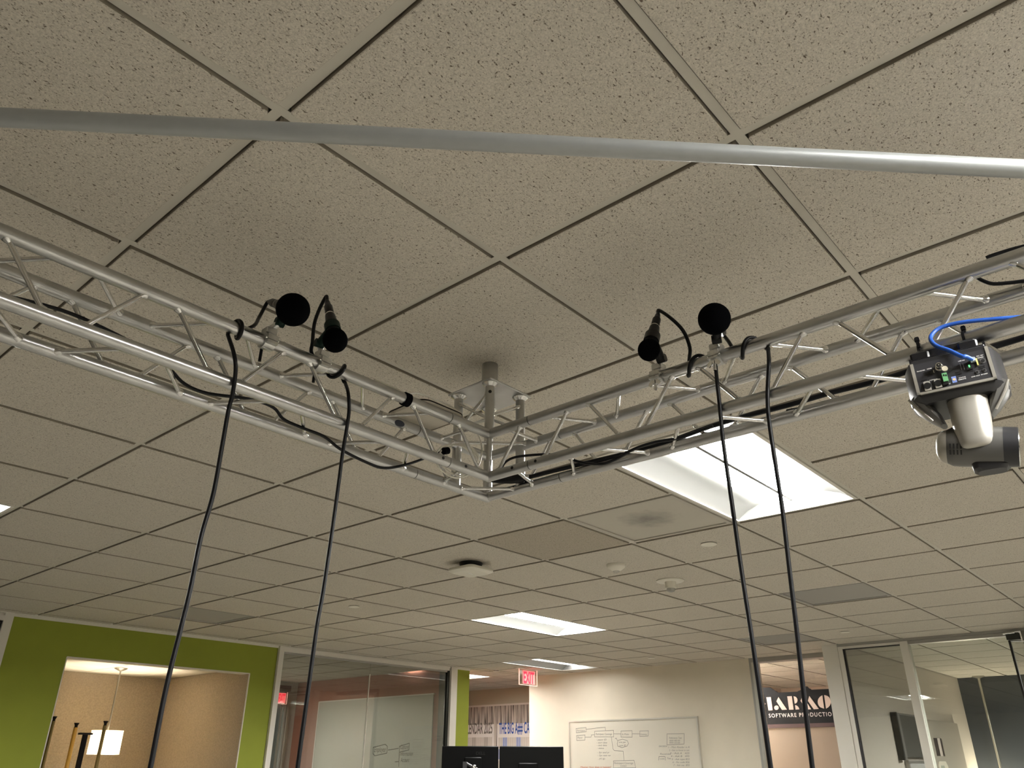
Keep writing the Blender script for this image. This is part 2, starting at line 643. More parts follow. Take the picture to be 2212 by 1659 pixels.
tiles = []
for u in range(-10, 21):
    for v in range(-13, 18):
        if (u, v) in taken:
            continue
        for (a, b, c, d) in ZONES:
            x0, y0, x1, y1 = max(u * T, a), max(v * T, b), min((u + 1) * T, c), min((v + 1) * T, d)
            if x1 - x0 < .04 or y1 - y0 < .04:
                continue
            cs = [(x, y, H) for x in (x0, x1) for y in (y0, y1)]
            vis = in_view(cs, 60)
            tiles.append((0 if vis else 1, (Vector(((x0 + x1) / 2, (y0 + y1) / 2, H)) - CP).length, u, v, x0, y0, x1, y1))
tiles.sort()
rest = MB()
for k, (a, d, u, v, x0, y0, x1, y1) in enumerate(tiles):
    g = .0132
    if k >= 292:
        rest.box((x0 + g, y0 + g, H - .008), (x1 - g, y1 - g, H + .012))
        continue
    m = TILE_DUSTY if (u, v) == (4, 2) else TILE
    cx, cy = (x0 + x1) / 2, (y0 + y1) / 2
    hw, hh = (x1 - x0) / 2 - g, (y1 - y0) / 2 - g
    key = (round(hw, 3), round(hh, 3), m.name)
    if key not in tile_mesh:
        mb = tile_geo(-hw, -hh, hw, hh)
        me = bpy.data.meshes.new('ceiling_tile')
        me.from_pydata(mb.v, [], mb.f)
        me.materials.append(m)
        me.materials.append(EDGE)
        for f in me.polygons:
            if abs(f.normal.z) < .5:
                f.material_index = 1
        tile_mesh[key] = me
    o = bpy.data.objects.new('ceiling_tile', tile_mesh[key])
    col.objects.link(o)
    o.parent = ceiling
    o.location = Vector((cx, cy, H)) - world_of(ceiling)
# the boards past the counted ones, out of view: one joined part
if rest.v:
    o = rest.build('ceiling_tiles', TILE, ceiling)
    o['kind'] = 'stuff'

# exposed tee grid: one main tee per line, one cross-tee line per line
GW = 0.0098


def inside_light(axis, k, t):
    """does a grid line stop here because one light spans both sides of it"""
    n = math.floor(t / T)
    a, b = ((n, k - 1), (n, k)) if axis == 0 else ((k - 1, n), (k, n))
    for (u, v), c in LIGHT_CELLS.items():
        cells = [(u + i, v) for i in range(c)]
        if a in cells and b in cells:
            return True
    return False


def tee_runs(axis, k):
    """stretches along a grid line that lie over a room"""
    runs, cur = [], None
    c = k * T
    n0, n1 = int(-13 * T / .05), int(21 * T / .05)
    for s in range(n0, n1):
        t = (s + .5) * .05
        pts = [(t, c - .03), (t, c + .03)] if axis == 0 else [(c - .03, t), (c + .03, t)]
        ok = any(zone(*p) for p in pts) and not inside_light(axis, k, t)
        if ok and cur is None:
            cur = s * .05
        if not ok and cur is not None:
            runs.append((cur, s * .05))
            cur = None
    if cur is not None:
        runs.append((cur, n1 * .05))
    return runs


def tee(axis, k, name):
    mb = MB()
    c = k * T
    seen = False
    for a, b in tee_runs(axis, k):
        if b - a < .1:
            continue
        dz = 0 if axis == 0 else 0.0004
        if axis == 0:
            mb.box((a, c - GW, ZD + dz), (b, c + GW, ZD + .003 + dz)).box((a, c - .002, ZD + .003), (b, c + .002, ZD + .04))
        else:
            mb.box((c - GW, a, ZD + dz), (c + GW, b, ZD + .003 + dz)).box((c - .002, a, ZD + .003), (c + .002, b, ZD + .04))
        for i in range(41):
            t = a + (b - a) * i / 40
            seen = seen or in_view([(t, c, H) if axis == 0 else (c, t, H)], 150)
    if mb.v and seen:
        mb.build(name, GRID, ceiling)


for v in range(-12, 18):
    tee(0, v, 'main_tee')
for u in range(-9, 21):
    tee(1, u, 'cross_tee')

# walls
wl = MB()
ox0, ox1, oz = 2.15, 3.865, H - 0.30
wl.box((1.675, YN, 0), (ox0, YN + .13, H)).box((ox1, YN, 0), (4.146, YN + .13, H)).box((ox0, YN, oz), (ox1, YN + .13, H)).box((ox0, YN, 0), (ox1, YN + .13, 0.9))
wall_left = struct(wl.build('wall_left', GREEN))
rv = MB()  # cream strips put the alcove light on the reveal into colour
rv.box((ox0 - .004, YN - .002, .9), (ox0 + .004, YN + .132, oz)).box((ox1 - .004, YN - .002, .9), (ox1 + .004, YN + .012, oz)).box((ox0, YN - .002, oz - .004), (ox1, YN + .132, oz + .004))
MB().box((ox1 - .007, YN + .012, .9), (ox1 + .001, YN + .135, oz)).build('felt_reveal', FELT, wall_left)
lab(rv.build('lit_reveal_strips', WHITE, wall_left), 'cream strips standing in for the lit reveal of the opening')
struct(MB().box((-6, YN + .9, 0), (1.55, YN + 1.0, H)).build('wall_far_left', NAVY))
struct(MB().box((-6, -8, 0), (-5.9, 14, H)).build('wall_west', BEIGE))
struct(MB().box((-5.9, -8, 0), (16, -7.9, H)).build('wall_south', BEIGE))
struct(MB().box((XE, 3.02, 0), (XE + .14, 6.272, H)).build('wall_far', BEIGE))
struct(MB().box((6.725, YN + .0, 0), (6.965, YN + .20, H)).build('wall_pillar', GREEN))
# angle trim where the suspended ceiling meets the green wall
tr = MB().box((-5.9, YN - .022, H - .014), (6.97, YN + .0, H - .001)).box((-5.9, YN - .006, H - .034), (6.97, YN - .0005, H - .014))
struct(tr.build('trim_1', WHITE))
tr2 = MB().box((XE - .022, 3.02, H - .012), (XE, 6.27, H - .001))
struct(tr2.build('trim_2', BEIGE))

# far-left glazed front: only its white post and a strip of dark glass enter the frame
w3 = struct(MB().box((1.605, YN - .02, 0), (1.672, YN + .10, H - .014)).build('window_3', WHITE))
MB().box((-3.0, YN - .02, H - .075), (1.605, YN + .10, H - .034)).build('head_rail', WHITE, w3)
MB().box((-3.0, YN + .00, H - .10), (1.605, YN + .06, H - .076)).box((1.58, YN + .0, 0), (1.603, YN + .06, H - .10)).build('dark_frame', GASKET, w3)
MB().box((-3.0, YN + .025, 0), (1.58, YN + .033, H - .10)).build('pane', GLASS_GREY, w3)

# glazed front of the meeting room
w1 = struct(MB().box((4.150, YN - .03, 0), (4.205, YN + .10, H - .014)).build('window_1', WHITE))
MB().box((4.205, YN - .03, H - .062), (6.58, YN + .10, H - .016)).build('head_rail', WHITE, w1)
MB().box((6.615, YN - .03, 0), (6.72, YN + .10, H - .016)).build('end_post', WHITE, w1)
MB().box((6.575, YN + .00, 0), (6.612, YN + .14, H - .03)).box((6.555, YN + .02, 0), (6.575, YN + .05, H - .062)).build('door_jamb', DARKF, w1)
MB().box((4.205, YN + .005, H - .080), (6.575, YN + .03, H - .063)).build('glazing_channel', GREYF, w1)
MB().box((4.205, YN + .012, 0), (5.372, YN + .024, H - .08)).build('pane', GLASS_GREY, w1)
MB().box((5.378, YN + .012, 0), (6.555, YN + .024, H - .08)).build('pane', GLASS_GREY, w1)
MB().box((5.3725, YN + .010, 0), (5.3775, YN + .026, H - .19)).build('glazing_joint', mat('silicone', (0.80, 0.77, 0.70), 0.25), w1)

# meeting room behind it
struct(MB().box((6.75, YN + .20, 0), (6.95, 9.7, H)).build('wall_russet', BROWN))
wb_ = MB().box((4.0, 9.6, 0), (6.32, 9.7, H)).box((6.56, 9.6, 0), (6.75, 9.7, H)).box((6.32, 9.6, H - .10), (6.56, 9.7, H))
struct(wb_.build('wall_meeting_back', OFFW))
struct(MB().box((3.95, YN + .13, 0), (4.05, 9.7, H)).build('wall_meeting_left', OFFW))
# glazed door in its back wall
d2 = struct(MB().box((6.30, 9.55, 0), (6.33, 9.66, H - .10)).box((6.53, 9.55, 0), (6.56, 9.66, H - .10)).box((6.33, 9.55, H - .13), (6.53, 9.66, H - .10)).build('door_2', GREYF))
MB().box((6.33, 9.60, 0), (6.49, 9.62, H - .13)).build('door_leaf', mat('door_blue_grey', (0.17, 0.20, 0.20), 0.3), d2)
MB().box((6.49, 9.585, 0), (6.525, 9.625, H - .13)).build('door_stile', mat('satin_steel', (0.62, 0.62, 0.57), 0.3, 0.8), d2)
for zz in (H - .40, H - .33):
    MB().tube([(6.50, 9.575, zz), (6.50, 9.575, zz + .03)], .010, 8).build('hinge', CHROME, d2)
MB().box((6.575, 9.56, 0), (6.60, 9.60, H - .12)).build('door_casing', OFFW, d2)

# alcove behind the green wall
AZ = H - 0.25
alc = struct(MB().box((0.9, YN + .13, AZ + .012), (3.99, 8.05, AZ + .06)).build('ceiling.001', WHITE))
xs = [0.9, 1.75, 2.36, 2.97, 3.58, 3.87]
for i in range(len(xs) - 1):
    for y0, y1 in ((YN + .13, 6.83), (6.83, 7.44), (7.44, 7.95)):
        MB().box((xs[i] + .004, y0 + .004, AZ), (xs[i + 1] - .004, y1 - .004, AZ + .012)).build('ceiling_tile', mat('alcove_board', (0.74, 0.68, 0.57), 0.9), alc)
struct(MB().box((0.9, 7.95, 0), (3.99, 8.05, AZ)).build('wall_alcove_back', FELT))
struct(MB().box((3.87, YN + .13, 0), (3.94, 7.95, AZ)).build('wall_alcove_right', FELT))
struct(MB().box((0.85, YN + .13, 0), (0.92, 7.95, AZ)).build('wall_alcove_left', FELT))

# corridor past the green pillar
CX = 9.40
struct(MB().box((CX, 6.2, 0), (CX + .1, 10.6, H)).build('wall_corridor', mat('sage_wall_paint', (0.50, 0.48, 0.36), 0.8)))
struct(MB().box((6.9, 10.5, 0), (9.5, 10.6, H)).build('wall_corridor_end', BEIGE))
p0 = on(1013, 1528, 0, CX)
p1 = on(1143, 1522, 0, CX)
zs = (p0.z + p1.z) / 2
struct(MB().box((CX - .03, 6.2, zs - .001), (CX, 10.4, zs + .025)).build('trim_3', WHITE))
struct(MB().box((CX - .02, 6.2, 0), (CX - .002, 10.4, zs - .001)).build('wall_cladding', STRIPE))

# doorway to the sign room, in line with the far wall
dd = struct(MB().box((XE - .02, 1.9, H - .055), (XE + .14, 3.02, H - .004)).box((XE - .02, 2.965, 0), (XE + .14, 3.02, H - .055)).build('door_3', GREYF))
MB().box((XE - .03, 2.955, 0), (XE + .0, 2.99, H - .055)).build('door_stop', mat('satin_steel', (0.62, 0.62, 0.57), 0.3, 0.8), dd)
struct(MB().box((12.2, 1.83, 0), (12.3, 4.5, H)).build('wall_sign_room', mat('blush_wall_paint', (0.68, 0.55, 0.46), 0.8)))
struct(MB().box((XE + .14, 4.4, 0), (12.2, 4.5, H)).build('wall_sign_room_left', mat('blush_wall_paint', (0.68, 0.55, 0.46), 0.8)))

# glazed office front on the right
SX = 7.70
w2 = struct(MB().box((SX - .03, 1.835, 0), (SX + .10, 1.985, H - .002)).build('window_2', WHITE))
MB().box((SX - .03, -5.0, H - .030), (SX + .10, 1.835, H - .003)).build('head_rail', GREYF, w2)
MB().box((SX - .02, 1.79, 0), (SX + .06, 1.833, H - .032)).box((SX - .02, 1.25, H - .055), (SX + .06, 1.79, H - .032)).build('sash_frame', WHITE, w2)
MB().box((SX - .012, 1.772, 0), (SX + .02, 1.789, H - .057)).box((SX - .012, 1.25, H - .064), (SX + .02, 1.772, H - .056)).build('gasket', GASKET, w2)
MB().box((SX - .03, 1.175, 0), (SX + .07, 1.245, H - .032)).build('mullion', WHITE, w2)
MB().box((SX - .0, 1.246, 0), (SX + .008, 1.771, H - .065)).build('pane', GLASS_GREY, w2)
MB().box((SX - .02, 0.345, H - .062), (SX + .06, 1.174, H - .032)).build('transom', GREYF, w2)
d1 = struct(MB().box((SX - .05, 0.02, 0), (SX + .07, 0.235, H - .032)).build('door_1', mat('olive_grey_frame', (0.20, 0.20, 0.165), 0.5)))
MB().box((SX - .02, 0.335, 0), (SX + .01, 0.352, H - .10)).build('door_edge', GASKET, d1)
MB().box((SX - .0, 0.352, 0), (SX + .01, 1.172, H - .064)).build('pane', GLASS, d1)
MB().box((SX - .0, 0.240, 0), (SX + .01, 0.334, H - .11)).build('side_pane', GLASS_GREY, d1)
cl = MB().box((SX - .11, 0.245, H - .105), (SX - .05, 0.345, H - .05)).build('door_closer', DARKF, d1)
MB().tube([(SX - .12, 0.36, H - .055), (SX - .12, 0.27, H - .05)], .009, 8).build('pivot', CHROME, cl)
MB().tube([(SX - .08, 0.32, H - .115), (SX - .09, 0.18, H - .125)], .007, 8).build('closer_arm', CHROME, cl)
struct(MB().box((SX - .02, -5.0, 0), (SX + .06, 0.0, H - .032)).build('wall_office_front', mat('olive_grey_frame', (0.20, 0.20, 0.165), 0.5)))

# right office interior
struct(MB().box((SX + .10, 1.82, 0), (12.2, 1.93, H)).build('wall_office_left', OFFW))
struct(MB().box((12.1, -5.2, 0), (12.2, 1.82, H)).build('wall_office_end', NAVY))
struct(MB().box((SX, -5.3, 0), (12.2, -5.2, H)).build('wall_office_right', OFFW))


# ------------------------------------------------------------------ recessed lights
def troffer(u, v, label, lens):
    x0, y0 = u * T + .012, v * T + .012
    x1, y1 = (u + 2) * T - .012, (v + 1) * T - .012
    t = thing('ceiling_light', label, 'light', ((x0 + x1) / 2, (y0 + y1) / 2, H), 'recessed ceiling lights')
    f = .014
    MB().box((x0, y0, H - .006), (x1, y0 + f, H + .03)).box((x0, y1 - f, H - .006), (x1, y1, H + .03)).box((x0, y0 + f, H - .006), (x0 + f, y1 - f, H + .03)).box((x1 - f, y0 + f, H - .006), (x1, y1 - f, H + .03)).build('frame', WHITE, t)
    ya, yb = y0 + f, y1 - f
    xa, xb = x0 + f, x1 - f
    hy = (yb - ya)
    zb = H + .062
    lo, hi = ya + hy * .27, yb - hy * .27
    for a, b in ((ya, lo), (yb, hi)):
        s = 1 if b > a else -1
        prof = [(a, H), (a + (b - a) * .35, H + .034), (a + (b - a) * .7, H + .053), (b, zb)]
        mb = MB()
        vs = [(x, p[0], p[1]) for x in (xa, xb) for p in prof]
        fs = [(i, i + 1, i + 5, i + 4) if s > 0 else (i + 1, i, i + 4, i + 5) for i in range(3)]
        mb.add(vs, fs, True)
        mb.build('reflector', PAN, t)
    for x, s in ((xa + .003, 1), (xb - .003, -1)):
        pr = [(0, H), (.35, H + .034), (.7, H + .053), (1, zb)]
        poly = [(x, ya + (lo - ya) * k, z) for k, z in pr] + [(x, yb + (hi - yb) * k, z) for k, z in reversed(pr)]
        MB().add(poly, [tuple(range(8)) if s < 0 else tuple(reversed(range(8)))]).build('end_cap', PAN, t)
    mid = (lo + hi) / 2
    MB().box((xa + .004, lo, zb - .012), (xb - .004, mid - .008, zb - .001)).build('diffuser', LENS[lens], t)
    MB().box((xa + .004, mid + .008, zb - .012), (xb - .004, hi, zb - .001)).build('diffuser', LENS[lens], t)
    MB().box((xa + .004, mid - .008, zb - .018), (xb - .004, mid + .008, zb - .001)).build('center_bar', PAN, t)
    MB().box((x0, y0, zb), (x1, y1, zb + .03)).build('housing', WHITE, t)
    return t


LIGHT_LABELS = {(3, 0): 'large bright recessed ceiling light right of the truss corner, beside the sooty air plate',
                (7, 5): 'bright recessed ceiling light in mid room beyond the square white access point',
                (11, 8): 'recessed ceiling light just in front of the hanging red exit sign by the beige wall',
                (-1, 5): 'recessed ceiling light cut off at the left edge above the green wall',
                (11, 11): 'recessed light in the corridor ceiling past the green pillar',
                (3, -6): 'recessed ceiling light out of view to the right of the viewer',
                (0, -4): 'recessed ceiling light above and behind the viewer',
                (9, -5): 'recessed ceiling light out of view in front of the glazed office',
                (14, -2): 'added unseen recessed light inside the glazed right office',
                (14, 6): 'added unseen recessed light in the sign room behind the beige wall',
                (7, 14): 'added unseen recessed light inside the glass meeting room'}
for (u, v), n in LIGHT_CELLS.items():
    x, y = (u + 1) * T, (v + .5) * T
    troffer(u, v, LIGHT_LABELS[(u, v)],
            {(3, 0): 'near', (7, 5): 'mid', (11, 8): 'far', (-1, 5): 'near', (11, 11): 'low', (14, -2): 'full', (14, 6): 'mid', (7, 14): 'dim', (0, -4): 'full', (3, -6): 'near'}.get((u, v), 'full'))

# ------------------------------------------------------------------ flat air plates and small ceiling devices
smid = Vector(((4 + .45) * T, (1 + .5) * T, H))
SOOT = smudge_material('sooty_plate', (0.52, 0.49, 0.42), (0.16, 0.15, 0.135), smid.x, smid.y, .13)
for (u, v), m, s in (((4, 1), SOOT, 'flat square air plate with a round soot patch beside the large light'),
                     ((8, 1), PANELD, 'dark grey square air plate in the right of the ceiling'),
                     ((4, 8), PANELD, 'dark square air plate near the top of the green wall'),
                     ((11, 3), PANELD, 'faint grey square air plate above the beige wall end')):
    x, y = (u + .5) * T, (v + .5) * T
    t = thing('air_diffuser', s, 'vent', (x, y, H), 'square air plates in the ceiling')
    a = T / 2 - .013
    b = a - .035
    MB().box((x - a, y - a, H + .02), (x + a, y + a, H + .03)).build('backpan', DARKF, t)
    fr_ = MB()
    fr_.box((x - a, y - a, H - .006), (x + a, y - a + .02, H + .02)).box((x - a, y + a - .02, H - .006), (x + a, y + a, H + .02)).box((x - a, y - a + .02, H - .006), (x - a + .02, y + a - .02, H + .02)).box((x + a - .02, y - a + .02, H - .006), (x + a, y + a - .02, H + .02))
    fr_.build('frame', PANELG if m is SOOT else PANELD, t)
    MB().bbox((x - a + .021, y - a + .021, H - .001), (x + a - .021, y + a - .021, H + .010), .003).build('plate', m, t)

# wireless access point
x, y = 2.80, 2.20
t = thing('access_point', 'square white wireless access point standing off the ceiling on a dark bracket', 'access point', (x, y, H - .008))
MB().lathe([(0, .07), (.02, .066), (.035, .05)], (x, y, H - .008), (0, 0, -1), 24).build('bracket', MICB, t)


def rrect(cx, cy, a, r, z, n=5):
    out = []
    for qx, qy, st in ((1, 1, 0), (-1, 1, 1), (-1, -1, 2), (1, -1, 3)):
        for k in range(n + 1):
            an = PI / 2 * (st + k / n)
            out.append((cx + qx * (a - r) + r * math.cos(an), cy + qy * (a - r) + r * math.sin(an), z))
    return out


MB().loft([rrect(x, y, .098, .03, H - .043), rrect(x, y, .105, .035, H - .052), rrect(x, y, .105, .035, H - .060), rrect(x, y, .085, .03, H - .071)][::-1]).build('cover', PLASTIC, t)
MB().box((x - .022, y - .006, H - .0722), (x + .022, y + .006, H - .0705)).build('badge', mat('badge_grey', (0.9, 0.9, 0.86), 0.3), t)

# motion sensor
x, y = 3.39, 1.56
t = thing('motion_sensor', 'round white dome sensor on the ceiling between access point and round flush disc', 'sensor', (x, y, H - .008))
MB().lathe([(0, .055), (.012, .056), (.02, .052), (.034, .033), (.040, .022)], (x, y, H - .008), (0, 0, -1), 28).build('body', PLASTIC, t)
MB().lathe([(0, .020), (.006, .017), (.010, .008)], (x, y, H - .048), (0, 0, -1), 20).build('lens', mat('sensor_lens', (0.55, 0.53, 0.47), 0.25), t)
# dome camera
x, y = 3.99, 1.545
t = thing('dome_camera', 'white ceiling camera with wide flange and short clear dome', 'camera', (x, y, H - .008))
MB().lathe([(0, .088), (.006, .09), (.010, .084), (.011, .036)], (x, y, H - .008), (0, 0, -1), 32).build('flange', PLASTIC, t)
MB().lathe([(0, .036), (.040, .035), (.042, .030)], (x, y, H - .019), (0, 0, -1), 24).build('collar', PLASTIC, t)
MB().lathe([(0, .028), (.010, .028), (.018, .022), (.022, .012)], (x, y, H - .061), (0, 0, -1), 20).build('dome', mat('clear_dome', (0.35, 0.34, 0.30), 0.08, coat=0.6), t)
# concealed sprinkler covers
for (px, py), s in (((1531, 1175), 'round white flush disc in the ceiling near the large bright light'),
                    ((765, 1310), 'small round flush disc in the ceiling above the green wall'),
                    ((1407, 1421), 'small round flush disc in the ceiling above the beige wall'),
                    ((1825, 1365), 'small round flush disc in the ceiling above the glazed office front'),
                    ((1072, 1450), 'tiny round flush disc in the ceiling left of the exit sign'),
                    ((2195, 1428), 'small round flush disc in the ceiling inside the glazed office')):
    p = on(px, py, 2, H - .010)
    t = thing('sprinkler_cover', s, 'sprinkler cover', (p.x, p.y, H - .008), 'flush sprinkler discs')
    MB().lathe([(-.004, .036), (.003, .036)], (p.x, p.y, H - .008), (0, 0, -1), 24).build('dark_ring', DARKF, t)  # dark neck between ceiling and disc
    MB().lathe([(.003, .043), (.006, .043), (.007, .041)], (p.x, p.y, H - .008), (0, 0, -1), 28).build('disc', PLASTIC, t)


# ------------------------------------------------------------------ exit signs
def exit_sign(x0, x1, y, ztop, hgt, label, ceiling_mount):
    xm = (x0 + x1) / 2
    t = thing('exit_sign', label, 'exit sign', (xm, y, ztop))
    MB().box((x0, y - .004, ztop - hgt), (x1, y + .004, ztop - .002)).build('acrylic_panel', ACRYL, t)
    e = MB()
    e.box((x0 - .003, y - .005, ztop - hgt), (x0 + .003, y + .005, ztop - .002)).box((x1 - .003, y - .005, ztop - hgt), (x1 + .003, y + .005, ztop - .002)).box((x0, y - .005, ztop - hgt - .003), (x1, y + .005, ztop - hgt + .003))
    e.build('edge_glow', mat('edge_glow', (0.9, 0.6, 0.5), 0.3, emit=0.35, emit_color=(1, .45, .36)), t)
    w_ = x1 - x0
    a0, a1 = x0 + w_ * .18, x1 - w_ * .13
    zb, zt = ztop - hgt * .93, ztop - hgt * .10
    MB().box((a0, y - .0065, zb), (a1, y - .0045, zt)).build('red_field', EXITPINK, t)
    mb = MB()
    letters_on(mb, 'EXIT', (a0 + w_ * .035, y - .0067, zb + hgt * .07), (1, 0, 0), (0, 0, 1), (0, -1, 0), hgt * .68, w_ * .60, bold=.035, lift=.001)
    mb.build('lettering', EXITRED, t)
    if ceiling_mount:
        MB().box((x0 - w_ * .2, y - .03, ztop - .004), (x1 + w_ * .08, y + .03, ztop + .006)).build('canopy', PLASTIC, t)
    else:
        MB().box((x0 - .03, y - .03, ztop + .005), (x1 + .03, y + .02, ztop + .085)).build('housing', mat('maroon_housing', (0.10, 0.015, 0.012), 0.4), t)
    return t


exit_sign(7.275, 7.625, 5.66, H - .012, .19, 'red EXIT sign hanging from the ceiling in front of the beige wall', True)
e2 = exit_sign(6.325, 6.515, 9.50, H - .155, .165, 'red EXIT sign seen through glass above the blue grey door', False)

# ------------------------------------------------------------------ boards, posters and the shop sign
NX = (-1, 0, 0)
RX = (0, -1, 0)
UP = (0, 0, 1)


def onx(px, py, x):
    return on(px, py, 0, x)


# far wall whiteboard
wx = XE - .022
t = thing('whiteboard', 'large framed whiteboard with flow chart and lists on the beige far wall', 'whiteboard', (XE, 4.66, .95))
y0, y1, z0, z1 = 3.745, 5.575, 0.95, H - .607
MB().box((wx, y0, z0), (XE - .002, y1, z1)).build('writing_surface', WBOARD, t)
fr = .018
MB().box((wx - .008, y0 - fr, z1), (XE - .001, y1 + fr, z1 + fr)).box((wx - .008, y0 - fr, z0 - fr), (XE - .001, y1 + fr, z0)).box((wx - .008, y0 - fr, z0), (XE - .001, y0, z1)).box((wx - .008, y1, z0), (XE - .001, y1 + fr, z1)).build('frame', mat('silver_frame', (0.70, 0.68, 0.62), 0.35, 0.5), t)
pen = MB()


def wb(u, v):
    """point on the board from its place in the photographed detail"""
    return onx(1225 + u / 7.2525, 1540 + v / 7.2525, wx)


def stroke(pts, wid=.0048):
    ribbon(pen, [wb(*p) for p in pts], wid, NX)


def boxed(a, b, c, d):
    stroke([a, b, c, d, a])


boxed((140, 245), (298, 228), (300, 295), (145, 312))
boxed((150, 355), (282, 345), (282, 425), (152, 432))
boxed((430, 290), (728, 272), (732, 375), (432, 375))
boxed((845, 285), (1018, 278), (1020, 380), (845, 378))
boxed((1140, 285), (1275, 280), (1270, 362), (1140, 368))
boxed((1565, 330), (1835, 325), (1832, 488), (1565, 500))
stroke([(302, 258), (440, 240), (598, 225), (604, 272)])
stroke([(282, 382), (378, 378), (382, 345), (430, 340)])
stroke([(732, 328), (845, 330)])
stroke([(1020, 328), (1140, 330)])
stroke([(695, 380), (718, 560), (740, 590), (880, 600), (892, 745)])
boxed((728, 752), (1050, 742), (1075, 860), (728, 862))
stroke([(1432, 740), (1440, 685), (1535, 685), (1540, 740)])
stroke([(785, 480 + 0), (800, 430), (870, 412), (945, 435), (962, 480), (940, 520), (860, 545), (795, 520), (785, 480)])
stroke([(755, 400), (775, 395)])
stroke([(770, 400), (790, 432)])


def hand(s, u, v, wpx, hpx=26, sl=0.25, m=None):
    p = wb(u, v)
    q = wb(u + wpx, v)
    letters_on(m or pen, s, p, (q - p).normalized(), UP, NX, hpx / 7.2525 * (p - CP).dot(CV) / CF * 1.0, (q - p).length, lift=.0016, shear=sl)


hand('Participant', 155, 290, 130)
hand('Payor', 165, 400, 82)
hand('Participant Coverage', 450, 345, 255)
hand('Is Prim', 862, 348, 105)
hand('Gateway', 1150, 348, 105)
for i, (s, wd) in enumerate((('payor ID', 135), ('start date', 140), ('end date', 132), ('status', 82), ('Sys end yr', 165), ('Sys seat no', 178), ('PT ID', 85))):
    v = [432, 478, 520, 565, 632, 678, 735][i]
    hand('- ' + s, 460 + i * 4, v, wd + 25, 24)
hand('one per', 812, 470, 115, 24)
hand('type ID', 820, 522, 105, 24)
hand('Participant Coverage', 738, 800, 300)
hand('Contact', 835, 842, 100)
hand('Reference Test', 1600, 405, 200)
hand('0000 485-00', 1605, 445, 165, 22)
hand('0000 222-00', 1605, 478, 165, 22)
hand('04/2024', 1440, 535, 128, 24)
for i, s in enumerate(('1 - Main Reader in R', '2 - Gets to House to task', '3 - Ask A   425', '4 - Ask B   495', '5 - Ask type 852', '6 - Fix code 826', '7 - Ask me  893')):
    hand(s, 1585 + i * 14, 550 + i * 47, 335 - i * 14, 24)
hand('Received', 1458, 655, 170, 24)
hand('code', 1450, 730, 75, 24)
hand('Test', 1570, 725, 62, 24)
pen.build('handwriting', INK, t)['kind'] = 'stuff'
rp = MB()
hand('Missing: How does it happen?', 210, 862, 480, 26, 0.2, rp)
rp.build('red_note', INKR, t)

# glass board in the meeting room, on the russet wall
bx = 6.735
t = thing('glass_board', 'grey glass writing board on the russet wall behind the meeting room glass', 'whiteboard', (6.75, 7.8, .9))
MB().box((bx, 6.625, .9), (6.748, 9.0, H - .305)).build('writing_surface', WBGLASS, t)
MB().box((bx - .004, 9.0, .9), (6.749, 9.018, H - .295)).box((bx - .004, 6.61, H - .305), (6.749, 9.0, H - .290)).build('edge_trim', WHITE, t)
mb = MB()


def gb(u, v):
    return onx(560 + u / 4.424, 1350 + v / 4.424, bx)


def gtext(s, u, v, wpx, h):
    p, q = gb(u, v), gb(u + wpx, v)
    letters_on(mb, s, p, RX, UP, NX, h, (q - p).length, lift=.0016, shear=.3)


for pts in (((1090, 1170), (1205, 1140), (1225, 1160), (1220, 1225), (1105, 1250), (1088, 1230), (1090, 1170)),
            ((1235, 1195), (1330, 1180)), ((1335, 1350), (1340, 1160), (1435, 1130), (1430, 1195), (1345, 1215)), ((1300, 1308), (1330, 1306))):
    ribbon(mb, [gb(*p) for p in pts], .009, NX)
gtext('Employee', 1098, 1215, 110, .065)
gtext('Capture', 1350, 1185, 75, .05)
gtext('Information', 1345, 1250, 125, .05)
gtext('Account', 1350, 1310, 85, .05)
mb.build('handwriting', INKD, t)['kind'] = 'stuff'

# two wall calendars on the striped cladding
kx = CX - .026


def calendar(pa, pb, label, ink, word, wa, wb_, align_full):
    """pa/pb: top corners in view; the sheet hangs down from there"""
    a, b = onx(*pa, kx), onx(*pb, kx)
    t = thing('wall_calendar', label, 'calendar', (kx, (a.y + b.y) / 2, a.z - .9))
    MB().box((kx, b.y, a.z - .9), (CX - .0205, a.y, a.z)).build('sheet', mat('paper', (0.84, 0.81, 0.75), 0.7), t)
    mb = MB()
    p, q = onx(*wa, kx), onx(*wb_, kx)
    letters_on(mb, word, p, RX, UP, NX, .155, (p.y - q.y), bold=.02, lift=.0015)
    mb.build('title', mat('print_' + ink[0], ink[1], 0.7), t)
    g1, g2 = MB(), MB()
    wd = (a.y - b.y)
    n = 24
    for r in range(4):
        zt = p.z - .055 - r * .165
        for c in range(n):
            yy = a.y - .03 - c * (wd - .06) / n
            cell = (wd - .06) / n
            (g2 if (c + r * 3) % 6 in (2, 3) else g1).box((kx - .0012, yy - cell * .9, zt - .14), (kx - .0002, yy, zt))
    g1.build('day_grid', mat('pale_print', (0.66, 0.62, 0.54), 0.7), t)
    g2.build('month_blocks', mat('block_' + ink[0], ink[2], 0.7), t)
    return t


calendar((960, 1568), (1067, 1562), 'wall calendar sheet with grey lettering left of the blue one', ('grey', (0.17, 0.155, 0.13), (0.50, 0.46, 0.39)),
         'THE BIG A## CALENDAR 2025', (945, 1587), (1063.5, 1585), True)
calendar((1074, 1564), (1200, 1560), 'wall calendar sheet with blue lettering beside the beige wall edge', ('blue', (0.04, 0.11, 0.42), (0.34, 0.40, 0.62)),
         'THE BIG A## CALENDAR 2025', (1078, 1585), (1201, 1582), True)

# black stencil-lettered sign board in the room behind the doorway
sx = 9.20
t = thing('sign_board', 'black stepped sign board with pale stencil letters above a beige panel, through the doorway', 'sign', (sx, 2.9, 0))


